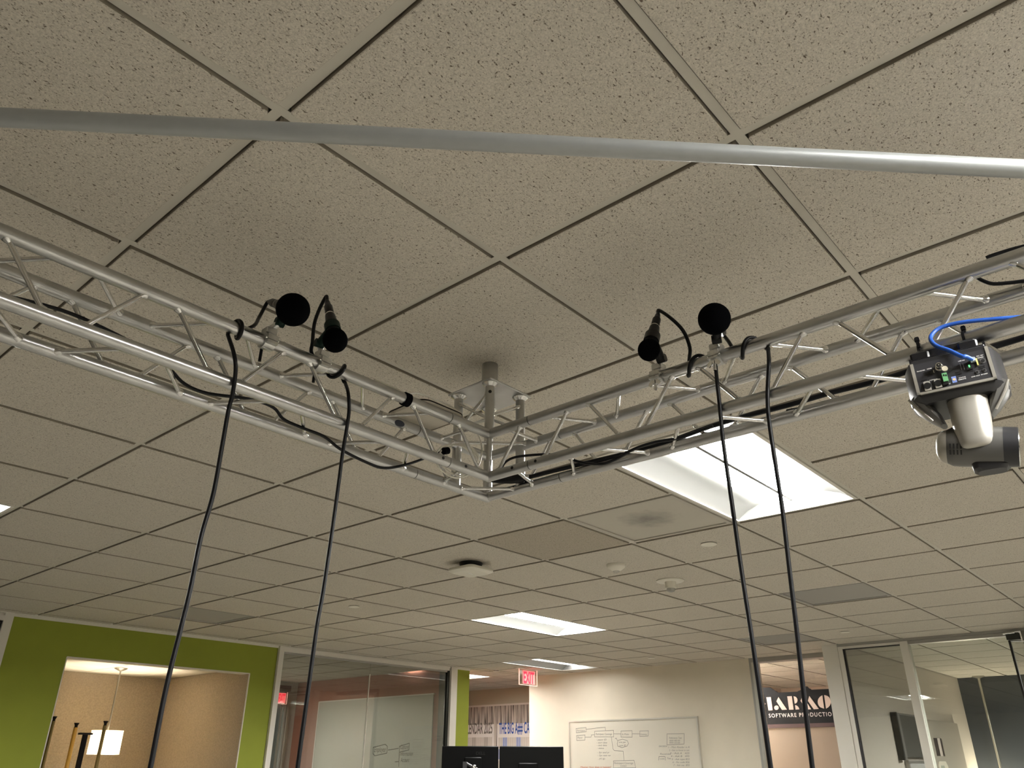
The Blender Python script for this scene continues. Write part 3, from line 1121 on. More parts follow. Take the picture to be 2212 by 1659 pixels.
def sp(u, v):
    return onx(1600 + u / 9.759, 1390 + v / 9.759, sx)


outline = [(150, 925), (615, 928), (720, 1000), (738, 1001), (780, 1035), (1195, 1015), (1215, 1000), (1250, 990), (1300, 945), (1340, 905),
           (1390, 905), (1425, 945), (1450, 950), (1480, 975), (2150, 945), (2150, 1720), (150, 1790)]
MB().prism([sp(*p) for p in outline], (.03, 0, 0)).build('header_board', mat('sign_black', (0.005, 0.005, 0.007), 0.5, spec=0.2), t)
zb = sp(1000, 1765).z
MB().box((sx + .01, 2.15, .0), (sx + .04, 3.75, zb)).build('lower_panel', mat('kraft_panel', (0.235, 0.18, 0.135), 0.7), t)
MB().box((sx - .004, 2.15, zb - .006), (sx + .012, 3.75, zb + .035)).build('maroon_band', mat('maroon_band', (0.05, 0.02, 0.022), 0.5), t)
lt = MB()


def letter(poly):
    lt.prism([sp(*p) + Vector((-.006, 0, 0)) for p in poly], (.006, 0, 0))


letter([(410, 1140), (497, 1135), (505, 1250), (527, 1270), (513, 1295), (530, 1392), (445, 1396)])
letter([(545, 1135), (640, 1130), (680, 1408), (590, 1412)])
letter([(757 + 47 * math.cos(k * PI / 8), 1355 + 48 * math.sin(k * PI / 8)) for k in range(16)])
letter([(800, 1130), (978, 1395), (875, 1402), (757, 1220)])
letter([(985, 1115), (1080, 1110), (1120, 1395), (1025, 1398)])
letter([(1118, 1113), (1165, 1125), (1195, 1160), (1203, 1195), (1190, 1240), (1165, 1262), (1143, 1270)])
letter([(1150, 1300), (1185, 1308), (1220, 1340), (1243, 1390), (1162, 1395)])
letter([(1303, 1110), (1345, 1165), (1490, 1390), (1390, 1392), (1265, 1212)])
letter([(1450, 1108), (1650, 1380), (1545, 1388), (1420, 1210)])
el = lambda a: (1765 + 138 * math.cos(a), 1232 + 143 * math.sin(a))
letter([(1725, 1092)] + [el(a) for a in [-1.95 - k * .3 for k in range(8)]] + [(1762, 1375)])
letter([(1762, 1088)] + [el(a) for a in [-1.45 + k * .33 for k in range(9)]] + [(1802, 1375)])
lt.build('stencil_letters', mat('letter_blush', (0.50, 0.40, 0.36), 0.6), t)
mb = MB()
p, q = sp(600, 1562), sp(1925, 1530)
letters_on(mb, 'SOFTWARE PRODUCTIO', p, (q - p).normalized(), UP, NX, .043, (q - p).length, bold=.012, spacing=1.25, lift=.002)
r_ = (q - p).normalized()
letters_on(mb, 'NS', q + r_ * .03, r_, UP, NX, .043, .075, bold=.012, spacing=1.2, lift=.002)
mb.build('small_lettering', mat('letter_white', (0.56, 0.51, 0.50), 0.6), t)


def ony(px, py, y):
    return on(px, py, 1, y)


# boards on the left wall of the right office
wy = 1.815
t = thing('framed_screen', 'dark framed screen on the office wall left of the mullion', 'screen', (9.5, wy, 1.65))
MB().box((8.99, wy - .05, 1.69), (9.93, wy, H - .60)).build('screen_face', mat('dark_screen', (0.10, 0.095, 0.085), 0.3), t)
MB().box((8.90, wy - .055, 1.66), (8.985, wy - .002, H - .59)).box((8.985, wy - .055, H - .60), (9.95, wy - .002, H - .585)).build('bezel', mat('brushed_bezel', (0.42, 0.40, 0.37), 0.35, 0.6), t)
MB().box((8.86, wy - .06, 1.66), (8.898, wy - .002, H - .58)).build('black_edge', GASKET, t)  # black strip down the left end of the screen
t = thing('small_whiteboard', 'small pale board with grey frame hung below the dark framed screen', 'whiteboard', (9.5, wy, 1.2))
MB().box((9.08, wy - .03, 1.2), (9.95, wy - .002, 1.635)).build('face', mat('pale_board', (0.55, 0.54, 0.52), 0.3), t)
MB().box((9.04, wy - .04, 1.18), (9.08, wy - .002, 1.66)).box((9.08, wy - .04, 1.635), (9.97, wy - .002, 1.66)).build('frame', mat('brushed_bezel', (0.42, 0.40, 0.37), 0.35, 0.6), t)
t = thing('display_panel', 'grey panel with dark striped block on the office wall beside the slate wall', 'poster', (10.75, wy, 1.0))
MB().box((10.08, wy - .025, 1.0), (11.42, wy - .002, H - .605)).build('panel', mat('taupe_panel', (0.34, 0.30, 0.255), 0.8), t)
MB().box((10.20, wy - .029, H - .99), (10.52, wy - .0255, H - .80)).build('dark_block', mat('block_umber', (0.035, 0.022, 0.02), 0.5), t)
MB().box((10.325, wy - .032, H - .99), (10.43, wy - .0295, H - .80)).build('pale_stripe', mat('stripe_blush', (0.6, 0.52, 0.47), 0.6), t)
c_ = MB()
c_.prism([(10.14 + .38 * a, wy - .0255, H - 1.30 + .255 * b) for a, b in ((0, 0), (1, 0), (1, .8), (.85, 1), (.15, 1), (0, .8))], (0, -.01, 0))
c_.build('white_tag', mat('tag_white', (0.68, 0.62, 0.52), 0.5), t)
MB().box((10.22, wy - .039, H - 1.16), (10.36, wy - .036, H - 1.09)).build('tag_window', mat('tag_grey', (0.34, 0.35, 0.29), 0.5), t)

# ------------------------------------------------------------------ pendants
cx, cy = 3.045, 7.22
t = thing('pendant_lamp', 'lit drum pendant lamp hanging in the felt-lined alcove behind the green wall', 'lamp', (cx, cy, AZ))
MB().lathe([(0, .062), (.006, .062), (.016, .045), (.030, .012)], (cx, cy, AZ), (0, 0, -1), 28).build('canopy', mat('satin_nickel', (0.60, 0.57, 0.50), 0.3, 0.9), t)
MB().tube([(cx, cy, AZ - .02), (cx, cy, H - .84)], .008, 10).build('stem', mat('satin_nickel', (0.60, 0.57, 0.50), 0.3, 0.9), t)
SHADE = bpy.data.materials.new('lit_shade')
SHADE.use_nodes = True
nt_ = SHADE.node_tree
nt_.nodes.remove(nt_.nodes['Principled BSDF'])
tl_ = nt_.nodes.new('ShaderNodeBsdfTranslucent')
tl_.inputs['Color'].default_value = (0.42, 0.36, 0.24, 1)
df_ = nt_.nodes.new('ShaderNodeBsdfDiffuse')
df_.inputs['Color'].default_value = (0.80, 0.76, 0.62, 1)
mx_ = nt_.nodes.new('ShaderNodeMixShader')
mx_.inputs['Fac'].default_value = 0.35
nt_.links.new(tl_.outputs[0], mx_.inputs[1])
nt_.links.new(df_.outputs[0], mx_.inputs[2])
nt_.links.new(mx_.outputs[0], nt_.nodes['Material Output'].inputs['Surface'])
sh = MB()
n = 40
vs, fs = [], []
for i in range(n):
    a = 2 * PI * i / n
    for z in (H - .815, H - 1.02):
        vs.append((cx + .138 * math.cos(a), cy + .138 * math.sin(a), z))
for i in range(n):
    j = (i + 1) % n
    fs.append((2 * i, 2 * i + 1, 2 * j + 1, 2 * j))
sh.add(vs, fs, True)
sh.build('shade', SHADE, t)
rm = MB()
rm.strap((cx, cy, H - .818), (0, 0, 1), .1385, .007, .002, 40).strap((cx, cy, H - 1.017), (0, 0, 1), .1385, .007, .002, 40)
rm.build('shade_trim', mat('shade_trim', (0.9, 0.8, 0.55), 0.8, emit=1.0, emit_color=(1, .82, .5)), t)
MB().ball((cx, cy, H - .965), .036, None, 16, 10).build('bulb', mat('bulb', (1, .9, .7), 0.4, emit=390, emit_color=(1, .87, .68)), t)

ex, ey = 11.95, 1.525
t = thing('pendant_rod', 'thin silver pendant rod hanging from a round canopy in front of the slate wall', 'lamp', (ex, ey, H))
MB().lathe([(0, .075), (.01, .075), (.018, .05), (.03, .012)], (ex, ey, H - .008), (0, 0, -1), 28).build('canopy', mat('satin_nickel', (0.60, 0.57, 0.50), 0.3, 0.9), t)
MB().tube([(ex, ey, H - .02), (ex, ey, H - 1.5)], .017, 10).build('stem', mat('satin_nickel', (0.60, 0.57, 0.50), 0.3, 0.9), t)
MB().lathe([(0, .03), (.02, .14), (.2, .15)], (ex, ey, H - 1.5), (0, 0, -1), 28).build('shade', mat('lit_shade2', (0.95, 0.9, 0.8), 0.8, emit=26.0, emit_color=(1.0, 0.88, 0.70)), t)

# capped poles standing in the alcove
def pole(px, py, label, material, kind, capw, r):
    p = ony(px, py, 6.75)
    t = thing('pole', label, 'pole', (p.x, 6.75, 0), None)
    x, y, z = p
    if kind == 'flat':
        MB().box((x - r, y - .012, 0), (x + r, y + .012, z - .012)).build('shaft', material, t)
        MB().box((x - capw, y - .03, z - .012), (x + capw, y + .03, z + .004)).build('cap', MATS['umber_cap'], t)
    else:
        MB().tube([(x, y, 0), (x, y, z - .035)], r, 14).build('shaft', material, t)
        MB().lathe([(0, r * .9), (.012, r * .7), (.026, capw * .8), (.034, capw), (.038, capw)], (x, y, z - .036), (0, 0, 1), 20).build('cap', MATS['umber_cap'], t)
    MB().lathe([(0, .04), (.01, .04), (.018, .025)], (x, y, 0), (0, 0, 1), 24).build('base', MATS['umber_cap'], t)


mat('umber_cap', (0.012, 0.009, 0.007), 0.5, spec=0.15)
OLIVE = mat('olive_pole', (0.23, 0.16, 0.04), 0.45)
pole(118.5, 1548, 'olive pole with dark flat cap beside the left edge of the opening', OLIVE, 'round', .019, .014)
pole(166, 1562, 'bright yellow pole with small dark flared cap in the alcove', mat('yellow_pole', (0.78, 0.42, 0.06), 0.4), 'round', .021, .0165)
pole(185, 1584, 'black flat pole with wide T-shaped cap in the alcove', mat('umber_pole', (0.008, 0.006, 0.005), 0.5, spec=0.1), 'flat', .052, .019)
pole(229, 1558, 'olive pole standing in front of the lit lamp shade', OLIVE, 'round', .021, .0155)

# ------------------------------------------------------------------ two monitors, backs to the viewer
DM = 6.2
a, b, c = dep(955, 1609, DM), dep(1078, 1612, DM), dep(1217, 1615, DM)
yaw = math.atan2(c.y - a.y, c.x - a.x)
M0 = Matrix.Translation(Vector((b.x, b.y, 0))) @ Matrix.Rotation(yaw, 4, 'Z')
wa, wc = (b - a).length, (c - b).length
zt = b.z
MON = mat('monitor_black', (0.003, 0.003, 0.003), 0.5, spec=0.12)
t = thing('monitor', 'black monitor back with arm mount, left of the pair', 'monitor', M0 @ Vector((-wa / 2, 0, zt - .36)), 'pair of monitors')
MB().bbox((-wa + .002, 0, zt - .36), (-.004, .03, zt), .004, M0).build('back_shell', MON, t)
MB().bbox((-wa * .60, -.03, zt - .30), (-wa * .30, -.001, zt - .08), .006, M0).build('mount_box', MON, t)
mb = MB()
rt = (M0.to_3x3() @ Vector((1, 0, 0)))
nn = (M0.to_3x3() @ Vector((0, -1, 0)))
letters_on(mb, 'DELL', M0 @ Vector((-wa * .40, 0, zt - .062)), rt, UP, nn, .022, .075, bold=.01, lift=.001)
mb.build('badge', mat('badge_black', (0.012, 0.012, 0.012), 0.3), t)
t2 = thing('monitor', 'plain black monitor back, right of the pair', 'monitor', M0 @ Vector((wc / 2, 0, zt - .36)), 'pair of monitors')
MB().bbox((.004, .004, zt - .36), (wc, .03, zt), .004, M0).build('back_shell', mat('monitor_dark', (0.005, 0.005, 0.0048), 0.5, spec=0.12), t2)
MB().bbox((wc * .3, -.02, zt - .30), (wc * .6, .003, zt - .12), .006, M0).build('mount_box', MON, t2)
t = thing('monitor_stand', 'dark dual monitor arm with silver joint behind the left black monitor', 'monitor stand', M0 @ Vector((0, -.1, 1.02)))
MB().box((-wa * .62, -.07, 1.03), (-wa * .55, -.035, zt - .112), M0).build('column', mat('graphite', (0.05, 0.05, 0.052), 0.4), t)
MB().box((-wa * .75, -.25, 1.02), (-wa * .40, .05, 1.03), M0).build('foot', MON, t)
MB().tube([M0 @ Vector((-wa * .56, -.052, zt - .125)), M0 @ Vector((-wa * .33, -.052, zt - .175))], .011, 10).build('arm', mat('graphite', (0.05, 0.05, 0.052), 0.4), t)
MB().ball(M0 @ Vector((-wa * .42, -.06, zt - .145)), (.022, .016, .014)).build('joint', CHROME, t)
MB().box((0, -.02, zt - .24), (wc * .35, -.004, zt - .19), M0).box((-wa * .56, -.05, zt - .24), (.0, -.035, zt - .20), M0).build('cross_arm', MON, t)
t = thing('desk', 'standing desk under the black monitors, below the view', 'desk', M0 @ Vector((0, 0, 0)))
MB().bbox((-.8, -.35, .99), (.8, .45, 1.02), .004, M0).build('desktop', mat('desk_laminate', (0.55, 0.50, 0.43), 0.5), t)
for s in (-.65, .65):
    MB().box((s - .04, -.02, .03), (s + .04, .06, .99), M0).build('leg', GREYF, t)
    MB().box((s - .04, -.3, 0), (s + .04, .38, .03), M0).build('foot', GREYF, t)

# ------------------------------------------------------------------ truss
th = -0.0239
A = Vector((math.cos(th), math.sin(th), 0))
B = Vector((-math.sin(th), math.cos(th), 0))
S_, HH = 0.1274, 0.1239
I0 = Vector((0.9269, 0.3218, H - 0.2685))
DZ = Vector((0, 0, -HH))
DL = (-A + Vector((0, 0, 0.0047)))
DR = (-B + Vector((0, 0, -0.0157)))
RC = 0.0137                   # chord radius
RB = 0.0047                   # brace radius
ST = {'L1': I0, 'L2': I0 + B * S_, 'L3': I0 + DZ, 'L4': I0 + B * S_ + DZ,
      'R1': I0, 'R2': I0 + A * S_, 'R3': I0 + DZ, 'R4': I0 + A * S_ + DZ}


def chord_pt(k, t):
    return ST[k] + (DL if k[0] == 'L' else DR) * t


SEAM = 0.150
PER = 0.3075
ENDT = 2.35


def brace(parent, p, q):
    p, q = Vector(p), Vector(q)
    d = (q - p).normalized()
    a, b = p + d * (RC * .7), q - d * (RC * .7)
    mb = MB().tube([a, b], RB, 12)
    # weld beads: flattened collars where the bar meets the chord
    for c in (a + d * .0035, b - d * .0035):
        mb.lathe([(-.005, .0100), (-.001, .0092), (.002, .0076), (.0045, .0060), (.0065, .0048)] if c is not None and (c - a).length < .01 else [(.005, .0100), (.001, .0092), (-.002, .0076), (-.0045, .0060), (-.0065, .0048)], c, d, 14)
    return mb.build('brace', ALU_B, parent)


def truss_arm(side, label):
    k1, k2, k3, k4 = (side + n for n in '1234')
    base = chord_pt(k3, SEAM)
    t = thing('truss_section', label, 'truss', base, 'truss sections either side of the corner')
    for k in (k1, k2, k3, k4):
        MB().tube([chord_pt(k, SEAM + .0012), chord_pt(k, SEAM + .6), chord_pt(k, ENDT)], RC, 20).build('chord', ALU, t)
    a = [0.308 + PER * i for i in range(7)]
    b = [0.155 + PER * i for i in range(8)]
    g = .0285

    def zig(ka, kb):
        """nodes of phase a on chord ka, of phase b on chord kb"""
        for i in range(7):
            brace(t, chord_pt(kb, max(b[i] + g, SEAM + .042)), chord_pt(ka, a[i] - g))
            if b[i + 1] - g < ENDT:
                brace(t, chord_pt(ka, a[i] + g), chord_pt(kb, b[i + 1] - g))
    zig(k1, k3)
    zig(k2, k1)
    zig(k4, k2)
    zig(k3, k4)
    return t


left = truss_arm('L', 'aluminium box truss running left from the corner, carrying two microphones')
right = truss_arm('R', 'aluminium box truss running right from the corner, carrying two microphones and a camera')

# corner block with its ceiling mount
MID = I0 + (A + B) * (S_ / 2)
ct = thing('truss_corner', 'aluminium truss corner block hung from the ceiling by a square plate and stub', 'truss', (MID.x, MID.y, H - .11))
for k in ('L1', 'L3', 'R1', 'R3'):
    MB().tube([chord_pt(k, 0), chord_pt(k, SEAM - .0012)], RC, 20).build('chord', ALU, ct)
for k in ('L2', 'L4', 'R2', 'R4'):
    MB().tube([chord_pt(k, -S_), chord_pt(k, SEAM - .0012)], RC, 20).build('chord', ALU, ct)
for k in ST:
    MB().tube([chord_pt(k, SEAM - .012), chord_pt(k, SEAM + .012)], RC - .0012, 16).build('spigot', DARKF, ct)
ZP = H - .113                 # underside of the plate
corners = {'I': I0, 'Lf': I0 + B * S_, 'Rt': I0 + A * S_, 'O': I0 + (A + B) * S_}
for k, p in corners.items():
    MB().tube([(p.x, p.y, p.z - HH), (p.x, p.y, p.z)], RC * (.98 if k != 'I' else .55), 16).build('post', ALU, ct)
    mb = MB().tube([(p.x, p.y, p.z), (p.x, p.y, ZP)], RC * .97, 20)
    mb.build('post', ALU, ct)
    MB().lathe([(0, RC + .0085), (.003, RC + .0095), (.007, RC + .006), (.012, RC)], (p.x, p.y, ZP), (0, 0, -1), 20).build('weld_ring', ALU_B, ct)
    MB().ball(p, RC * 1.02, None, 16, 10).ball(p + DZ, RC * 1.02, None, 16, 10).build('corner_weld', ALU, ct)
hs = S_ / 2 + .0235
Mp = Matrix.Translation(Vector((MID.x, MID.y, 0))) @ Matrix.Rotation(th, 4, 'Z')
MB().bbox((-hs, -hs, ZP), (hs, hs, ZP + .006), .002, Mp).build('mount_plate', ALU, ct)
MB().lathe([(0, .0245), (.118, .0245)], (MID.x, MID.y, ZP + .005), (0, 0, 1), 28).build('ceiling_stub', ALU, ct)
MB().lathe([(0, .034), (.003, .035), (.008, .027), (.012, .0247)], (MID.x, MID.y, ZP + .006), (0, 0, 1), 28).build('weld_ring', ALU_B, ct)
# lattice of the stub between plate and chords, and diagonals of the block
zl, zh = I0.z, ZP
cI, cL, cR, cO = (corners[k] for k in ('I', 'Lf', 'Rt', 'O'))


def vb(p, q, z0, z1):
    brace(ct, (p.x, p.y, z0), (q.x, q.y, z1))


vb(cI, cL, zh - .022, zl + .045)
vb(cL, cI, zh - .025, zl + .045)
vb(cI, cR, zl + .055, zh - .03)
vb(cR, cO, zl + .05, zh - .03)
vb(cO, cL, zh - .03, zl + .05)
brace(ct, chord_pt('L1', .122), chord_pt('L3', .030))
brace(ct, chord_pt('R1', .121), chord_pt('R3', .030))
brace(ct, chord_pt('L2', .120), chord_pt('L4', .020))
brace(ct, chord_pt('R2', .120), chord_pt('R4', .020))
brace(ct, chord_pt('L4', .050), chord_pt('L3', .095))
brace(ct, chord_pt('R4', .050), chord_pt('R3', .095))
brace(ct, chord_pt('L4', -.01), chord_pt('R4', -.01))
brace(ct, chord_pt('L2', .035), chord_pt('R2', .035))
brace(ct, chord_pt('L2', .07), chord_pt('L1', .06))
brace(ct, chord_pt('R2', .07), chord_pt('R1', .06))
# cross pins through the sockets
for k, t_ in (('L3', .178), ('L3', .098), ('R3', .178), ('R3', .098)):
    c = chord_pt(k, t_)
    n_ = (-B if k[0] == 'L' else -A)
    MB().lathe([(0, .0042), (.0012, .0042)], c + n_ * (RC - .0003), n_, 12).build('pin_hole', GASKET, ct if t_ < SEAM else (left if k[0] == 'L' else right))
c = Vector((cI.x, cI.y, ZP - .032))
n_ = (-A - B).normalized()
MB().lathe([(0, .0048), (.0012, .0048)], c + n_ * (RC * .97 - .0003), n_, 12).build('pin_hole', GASKET, ct)

# oval maker's sticker wrapped on the outer upper chord
mb = MB()
cc = chord_pt('L2', .222)
e_t = DL.normalized()
n_ = ((CP - cc) - e_t * (CP - cc).dot(e_t)).normalized()
e_b = e_t.cross(n_)
ring_ = []
N = 28
vs = [cc + n_ * (RC + .0006)]
for i in range(N):
    a_ = 2 * PI * i / N
    du, dv = .0165 * math.cos(a_), .0085 * math.sin(a_)
    ang = dv / RC
    vs.append(cc + e_t * du + (n_ * math.cos(ang) + e_b * math.sin(ang)) * (RC + .0006))
mb.add(vs, [(0, 1 + i, 1 + (i + 1) % N) for i in range(N)], True)
lab(mb.build('sticker', mat('sticker_navy', (0.02, 0.026, 0.045), 0.35), left), 'dark blue oval sticker')

# ------------------------------------------------------------------ overhead bar crossing the foreground
pl, pr = dep(0, 253.5, 0.99), dep(2212, 365, 1.03)
dv = (pr - pl)
RP = .0125
t = thing('crossbar', 'smooth grey-white metal bar crossing the whole foreground under the ceiling', 'bar', pl)
MB().tube([pl - dv * .12, pl, pr, pr + dv * .12], RP, 40).build('tube', PIPE, t)
for q, s in ((pl - dv * .12, -1), (pr + dv * .12, 1)):
    MB().lathe([(0, RP + .001), (.006, RP + .001), (.01, RP * .7)], q, dv * s, 24).build('end_cap', BLACK, t)


# ------------------------------------------------------------------ microphones, clamps and their cables
def clamp(key, t_, label, wing):
    """two-jaw pipe clamp: saddle block above, hinged half-shell round the chord, bolt and wing nut below"""
    c = chord_pt(key, t_)
    ax = (DL if key[0] == 'L' else DR).normalized()
    to_cam = (CP - c)
    f = (to_cam - ax * to_cam.dot(ax))
    f.z = 0
    f = (f - ax * f.dot(ax)).normalized()
    up = f.cross(ax)
    if up.z < 0:
        up = -up
    M = Matrix(((ax.x, f.x, up.x, c.x), (ax.y, f.y, up.y, c.y), (ax.z, f.z, up.z, c.z), (0, 0, 0, 1)))
    t = thing('truss_clamp', label, 'clamp', c, 'silver truss clamps under the microphones')
    hw = .0125
    n = 20
    for nm, a0, a1 in (('upper_jaw', .05, PI - .05), ('lower_jaw', PI + .05, 2 * PI - .05)):
        mb = MB()
        vs, fs = [], []
        for i in range(n + 1):
            a = a0 + (a1 - a0) * i / n
            for r in (RC + .0002, RC + .0052):
                for x in (-hw, hw):
                    vs.append(M @ Vector((x, r * math.cos(a), r * math.sin(a))))
        for i in range(n):
            o = i * 4
            fs += [(o, o + 1, o + 5, o + 4), (o + 2, o + 6, o + 7, o + 3), (o, o + 4, o + 6, o + 2), (o + 1, o + 3, o + 7, o + 5)]
        fs += [(0, 2, 3, 1), (n * 4, n * 4 + 1, n * 4 + 3, n * 4 + 2)]
        mb.add(vs, fs, False)
        if nm == 'upper_jaw':
            mb.bbox((-hw, -.012, RC + .002), (hw, .014, RC + .017), .0015, M)
            mb.box((-hw, RC, -.004), (hw, RC + .011, .008), M)
        else:
            mb.box((-hw, RC + .001, -.012), (hw, RC + .010, -.005), M)
            mb.box((-hw * .6, -RC - .012, -.006), (hw * .6, -RC - .002, .004), M)
        mb.build(nm, STEEL, t)
    MB().tube([M @ Vector((-hw - .002, RC + .006, -.001)), M @ Vector((hw + .004, RC + .006, -.001))], .0036, 10).build('hinge_pin', CHROME, t)
    yb = RC + .007 if wing else -RC - .007
    MB().tube([M @ Vector((0, yb, .010)), M @ Vector((0, yb, -.040))], .0034, 10).build('bolt', CHROME if wing else BLACK, t)
    if wing:
        mb = MB()
        for s in (-1, 1):
            mb.prism([M @ Vector((s * .003, yb + .001, -.018)), M @ Vector((s * .0055, yb + .001, -.013)), M @ Vector((s * .0145, yb + .001, -.022)), M @ Vector((s * .0165, yb + .001, -.028)), M @ Vector((s * .011, yb + .001, -.031)), M @ Vector((s * .003, yb + .001, -.024))], (M.to_3x3() @ Vector((0, .003, 0))))
        mb.lathe([(0, .006), (.010, .005)], M @ Vector((0, yb, -.026)), M.to_3x3() @ Vector((0, 0, 1)), 12)
        mb.build('wing_nut', CHROME, t)
        MB().box((-.012, yb - .009, -.013), (.012, yb + .009, -.010), M).build('washer', STEEL, t)
    return t, M


def microphone(ball, rb, d_ball, tail, d_tail, holder, d_hold, clampM, label, clipmat, r_body=.0125):
    bc = dep(*ball, d_ball)
    tc = dep(*tail, d_tail)
    ax = (tc - bc).normalized()
    L = (tc - bc).length
    t = thing('microphone', label, 'microphone', bc, 'microphones clamped on the truss')
    # foam windscreen: slightly long ball that necks in towards the handle
    prof = []
    for i in range(15):
        a = PI * i / 14 * .86
        prof.append((-rb * math.cos(a) * 1.04, rb * math.sin(a)))
    prof.append((rb * 1.12, rb * .42))
    MB().lathe(prof, bc, ax, 32).build('windscreen', FOAM, t)
    MB().lathe([(rb * .9, r_body * 1.15), (rb * 1.25, r_body * 1.2), (L * .55, r_body), (L * .62, r_body * .92)], bc, ax, 20).build('handle', MICB, t)
    cn = MB().lathe([(L * .62, r_body * .74), (L * .64, r_body * .80), (L * .86, r_body * .78), (L * .88, r_body * .6), (L * .98, r_body * .5), (L * 1.04, r_body * .32)], bc, ax, 18)
    cn.build('connector', BLACK, t)
    MB().strap(bc + ax * (L * .64), ax, r_body * .8, .003, .0006, 18).build('connector_ring', CHROME, t)
    # clip cradle and its threaded stand
    hc = dep(*holder, d_hold)
    e = MB()
    e.strap(bc + ax * (rb * 1.25 + .012), ax, r_body * 1.15, .024, .0035, 20)
    j = bc + ax * (rb * 1.25 + .012)
    e.tube([j, hc], [.0105, .0095], 12)
    e.lathe([(-.010, .010), (.010, .010)], hc, Vector((ax.y, -ax.x, 0)) if abs(ax.z) < .95 else Vector((1, 0, 0)), 14)
    e.build('mic_clip', clipmat, t)
    top = clampM @ Vector((0, 0, RC + .016))
    MB().tube([hc, hc * .4 + top * .6, top], [.0075, .0072, .0068], 12).build('threaded_stand', CHROME if clipmat is MICB else STEEL, t)
    return bc + ax * (L * 1.02), ax


c1, Mc1 = clamp('L1', .690, 'silver truss clamp holding the leftmost microphone', False)
c2, Mc2 = clamp('L1', .553, 'silver truss clamp holding the second microphone from the left', False)
c3, Mc3 = clamp('R1', .548, 'silver wing-nut clamp holding the downward microphone on the right arm', True)
c4, Mc4 = clamp('R1', .698, 'silver wing-nut clamp under the round upright microphone', True)
m1, a1 = microphone((633, 669), .0348, 1.600, (583, 652), 1.755, (604, 697), 1.69, Mc1, 'leftmost microphone with big black foam ball facing the viewer', MICG)
m2, a2 = microphone((724, 735), .0272, 1.690, (707, 652), 1.80, (690, 742), 1.755, Mc2, 'second microphone from the left, foam ball hanging low and connector up', MICG)
m3, a3 = microphone((1402, 756), .0250, 1.720, (1421, 680), 1.82, (1429, 775), 1.78, Mc3, 'microphone pointing down with small foam ball, leftmost on the right truss arm', MICB)
m4, a4 = microphone((1543, 689), .0335, 1.600, (1562, 722), 1.760, (1548, 733), 1.665, Mc4, 'upright microphone with large round black foam ball on the right truss arm', MICB)

RCAB = .0042


def wrap(key, t0, t1, ang0, turns, r=RC + RCAB + .0006, n=26):
    """cable turns round a chord; angle 0 faces the viewer, 90 deg is on top"""
    ax = (DL if key[0] == 'L' else DR).normalized()
    out = []
    for i in range(n + 1):
        s = i / n
        t_ = t0 + (t1 - t0) * s
        c = chord_pt(key, t_)
        f = CP - c
        f = f - ax * f.dot(ax)
        f.z = 0
        f = (f - ax * f.dot(ax)).normalized()
        up = f.cross(ax)
        if up.z < 0:
            up = -up
        a = ang0 + turns * 2 * PI * s
        out.append(c + f * (r * math.cos(a)) + up * (r * math.sin(a)))
    return out


def cable(name, pts, r, material, label, cat='cable', n=10, sub=5, group=None):
    o = MB().tube(spline(pts, sub), r, n).build(name, material)
    tag(o, label, cat, group)
    return o


# cable 1: leaves the connector, passes behind and round the left arm, then drops to the floor
def drop_from(p, ax, pts, axis_at):
    """free fall from the chord: survey points taken in the upright plane through the hanging point, then plumb to the floor"""
    front = axis_at[ax] - (RC + RCAB + .0015)        # bows forward past the lower chord
    c = [p] + [on(u, v, ax, front) for u, v in pts]
    c = spline(c, 5)
    end = c[-1]
    while end.z > .35:
        end = end + Vector((0, 0, -.12))
        c.append(end)
    c.append(Vector((end.x, end.y, .006)))
    return c


G = 'microphone cables falling from the truss'
w1_ = wrap('L1', .748, .774, math.radians(125), 1.30)
p = w1_[-1]
cable('microphone_cable', [m1, m1 + a1 * .02 + Vector((0, 0, -.006)), dep(560, 685, 1.74), dep(548, 704, 1.68)] + w1_[2::3]
      + drop_from(w1_[-1], 1, [(505, 763), (509, 799), (502, 853), (493, 889), (477, 980), (460, 1070), (434, 1161), (412, 1269), (389, 1364), (358, 1490), (325, 1658), (312, 1720)], chord_pt('L1', 0.774)), RCAB, BLACK,
      'leftmost black microphone cable looped over the left truss and hanging to the floor', sub=4, group=G)
w2_ = wrap('L1', .528, .474, math.radians(150), 1.22)
cable('microphone_cable', [m2, m2 + a2 * .02, dep(690, 668, 1.80), dep(679, 700, 1.79), dep(675, 740, 1.78), dep(674, 765, 1.775)] + w2_[1::3]
      + drop_from(w2_[-1], 1, [(752, 848), (754, 885), (749, 925), (740, 980), (733, 1034), (718, 1143), (698, 1278), (685, 1350), (668, 1474), (644, 1650), (636, 1710)], chord_pt('L1', 0.474)), RCAB, BLACK,
      'second black cable from the left, hanging from the truss beside a microphone clamp', sub=4, group=G)
w3_ = wrap('R1', .602, .690, math.radians(150), 1.33)
cable('microphone_cable', [m3, m3 + a3 * .016, dep(1450, 688, 1.79), dep(1476, 715, 1.775), dep(1490, 750, 1.765), dep(1489, 775, 1.76)] + w3_[3::3]
      + drop_from(w3_[-1], 0, [(1549, 825), (1554, 870), (1563, 960), (1583, 1100), (1603, 1240), (1623, 1370), (1645, 1520), (1665, 1659), (1673, 1720)], chord_pt('R1', 0.69)), RCAB, BLACK,
      'third black cable, hanging from the right truss between the two microphones', sub=4, group=G)
w4_ = wrap('R1', .735, .812, math.radians(150), 1.33)
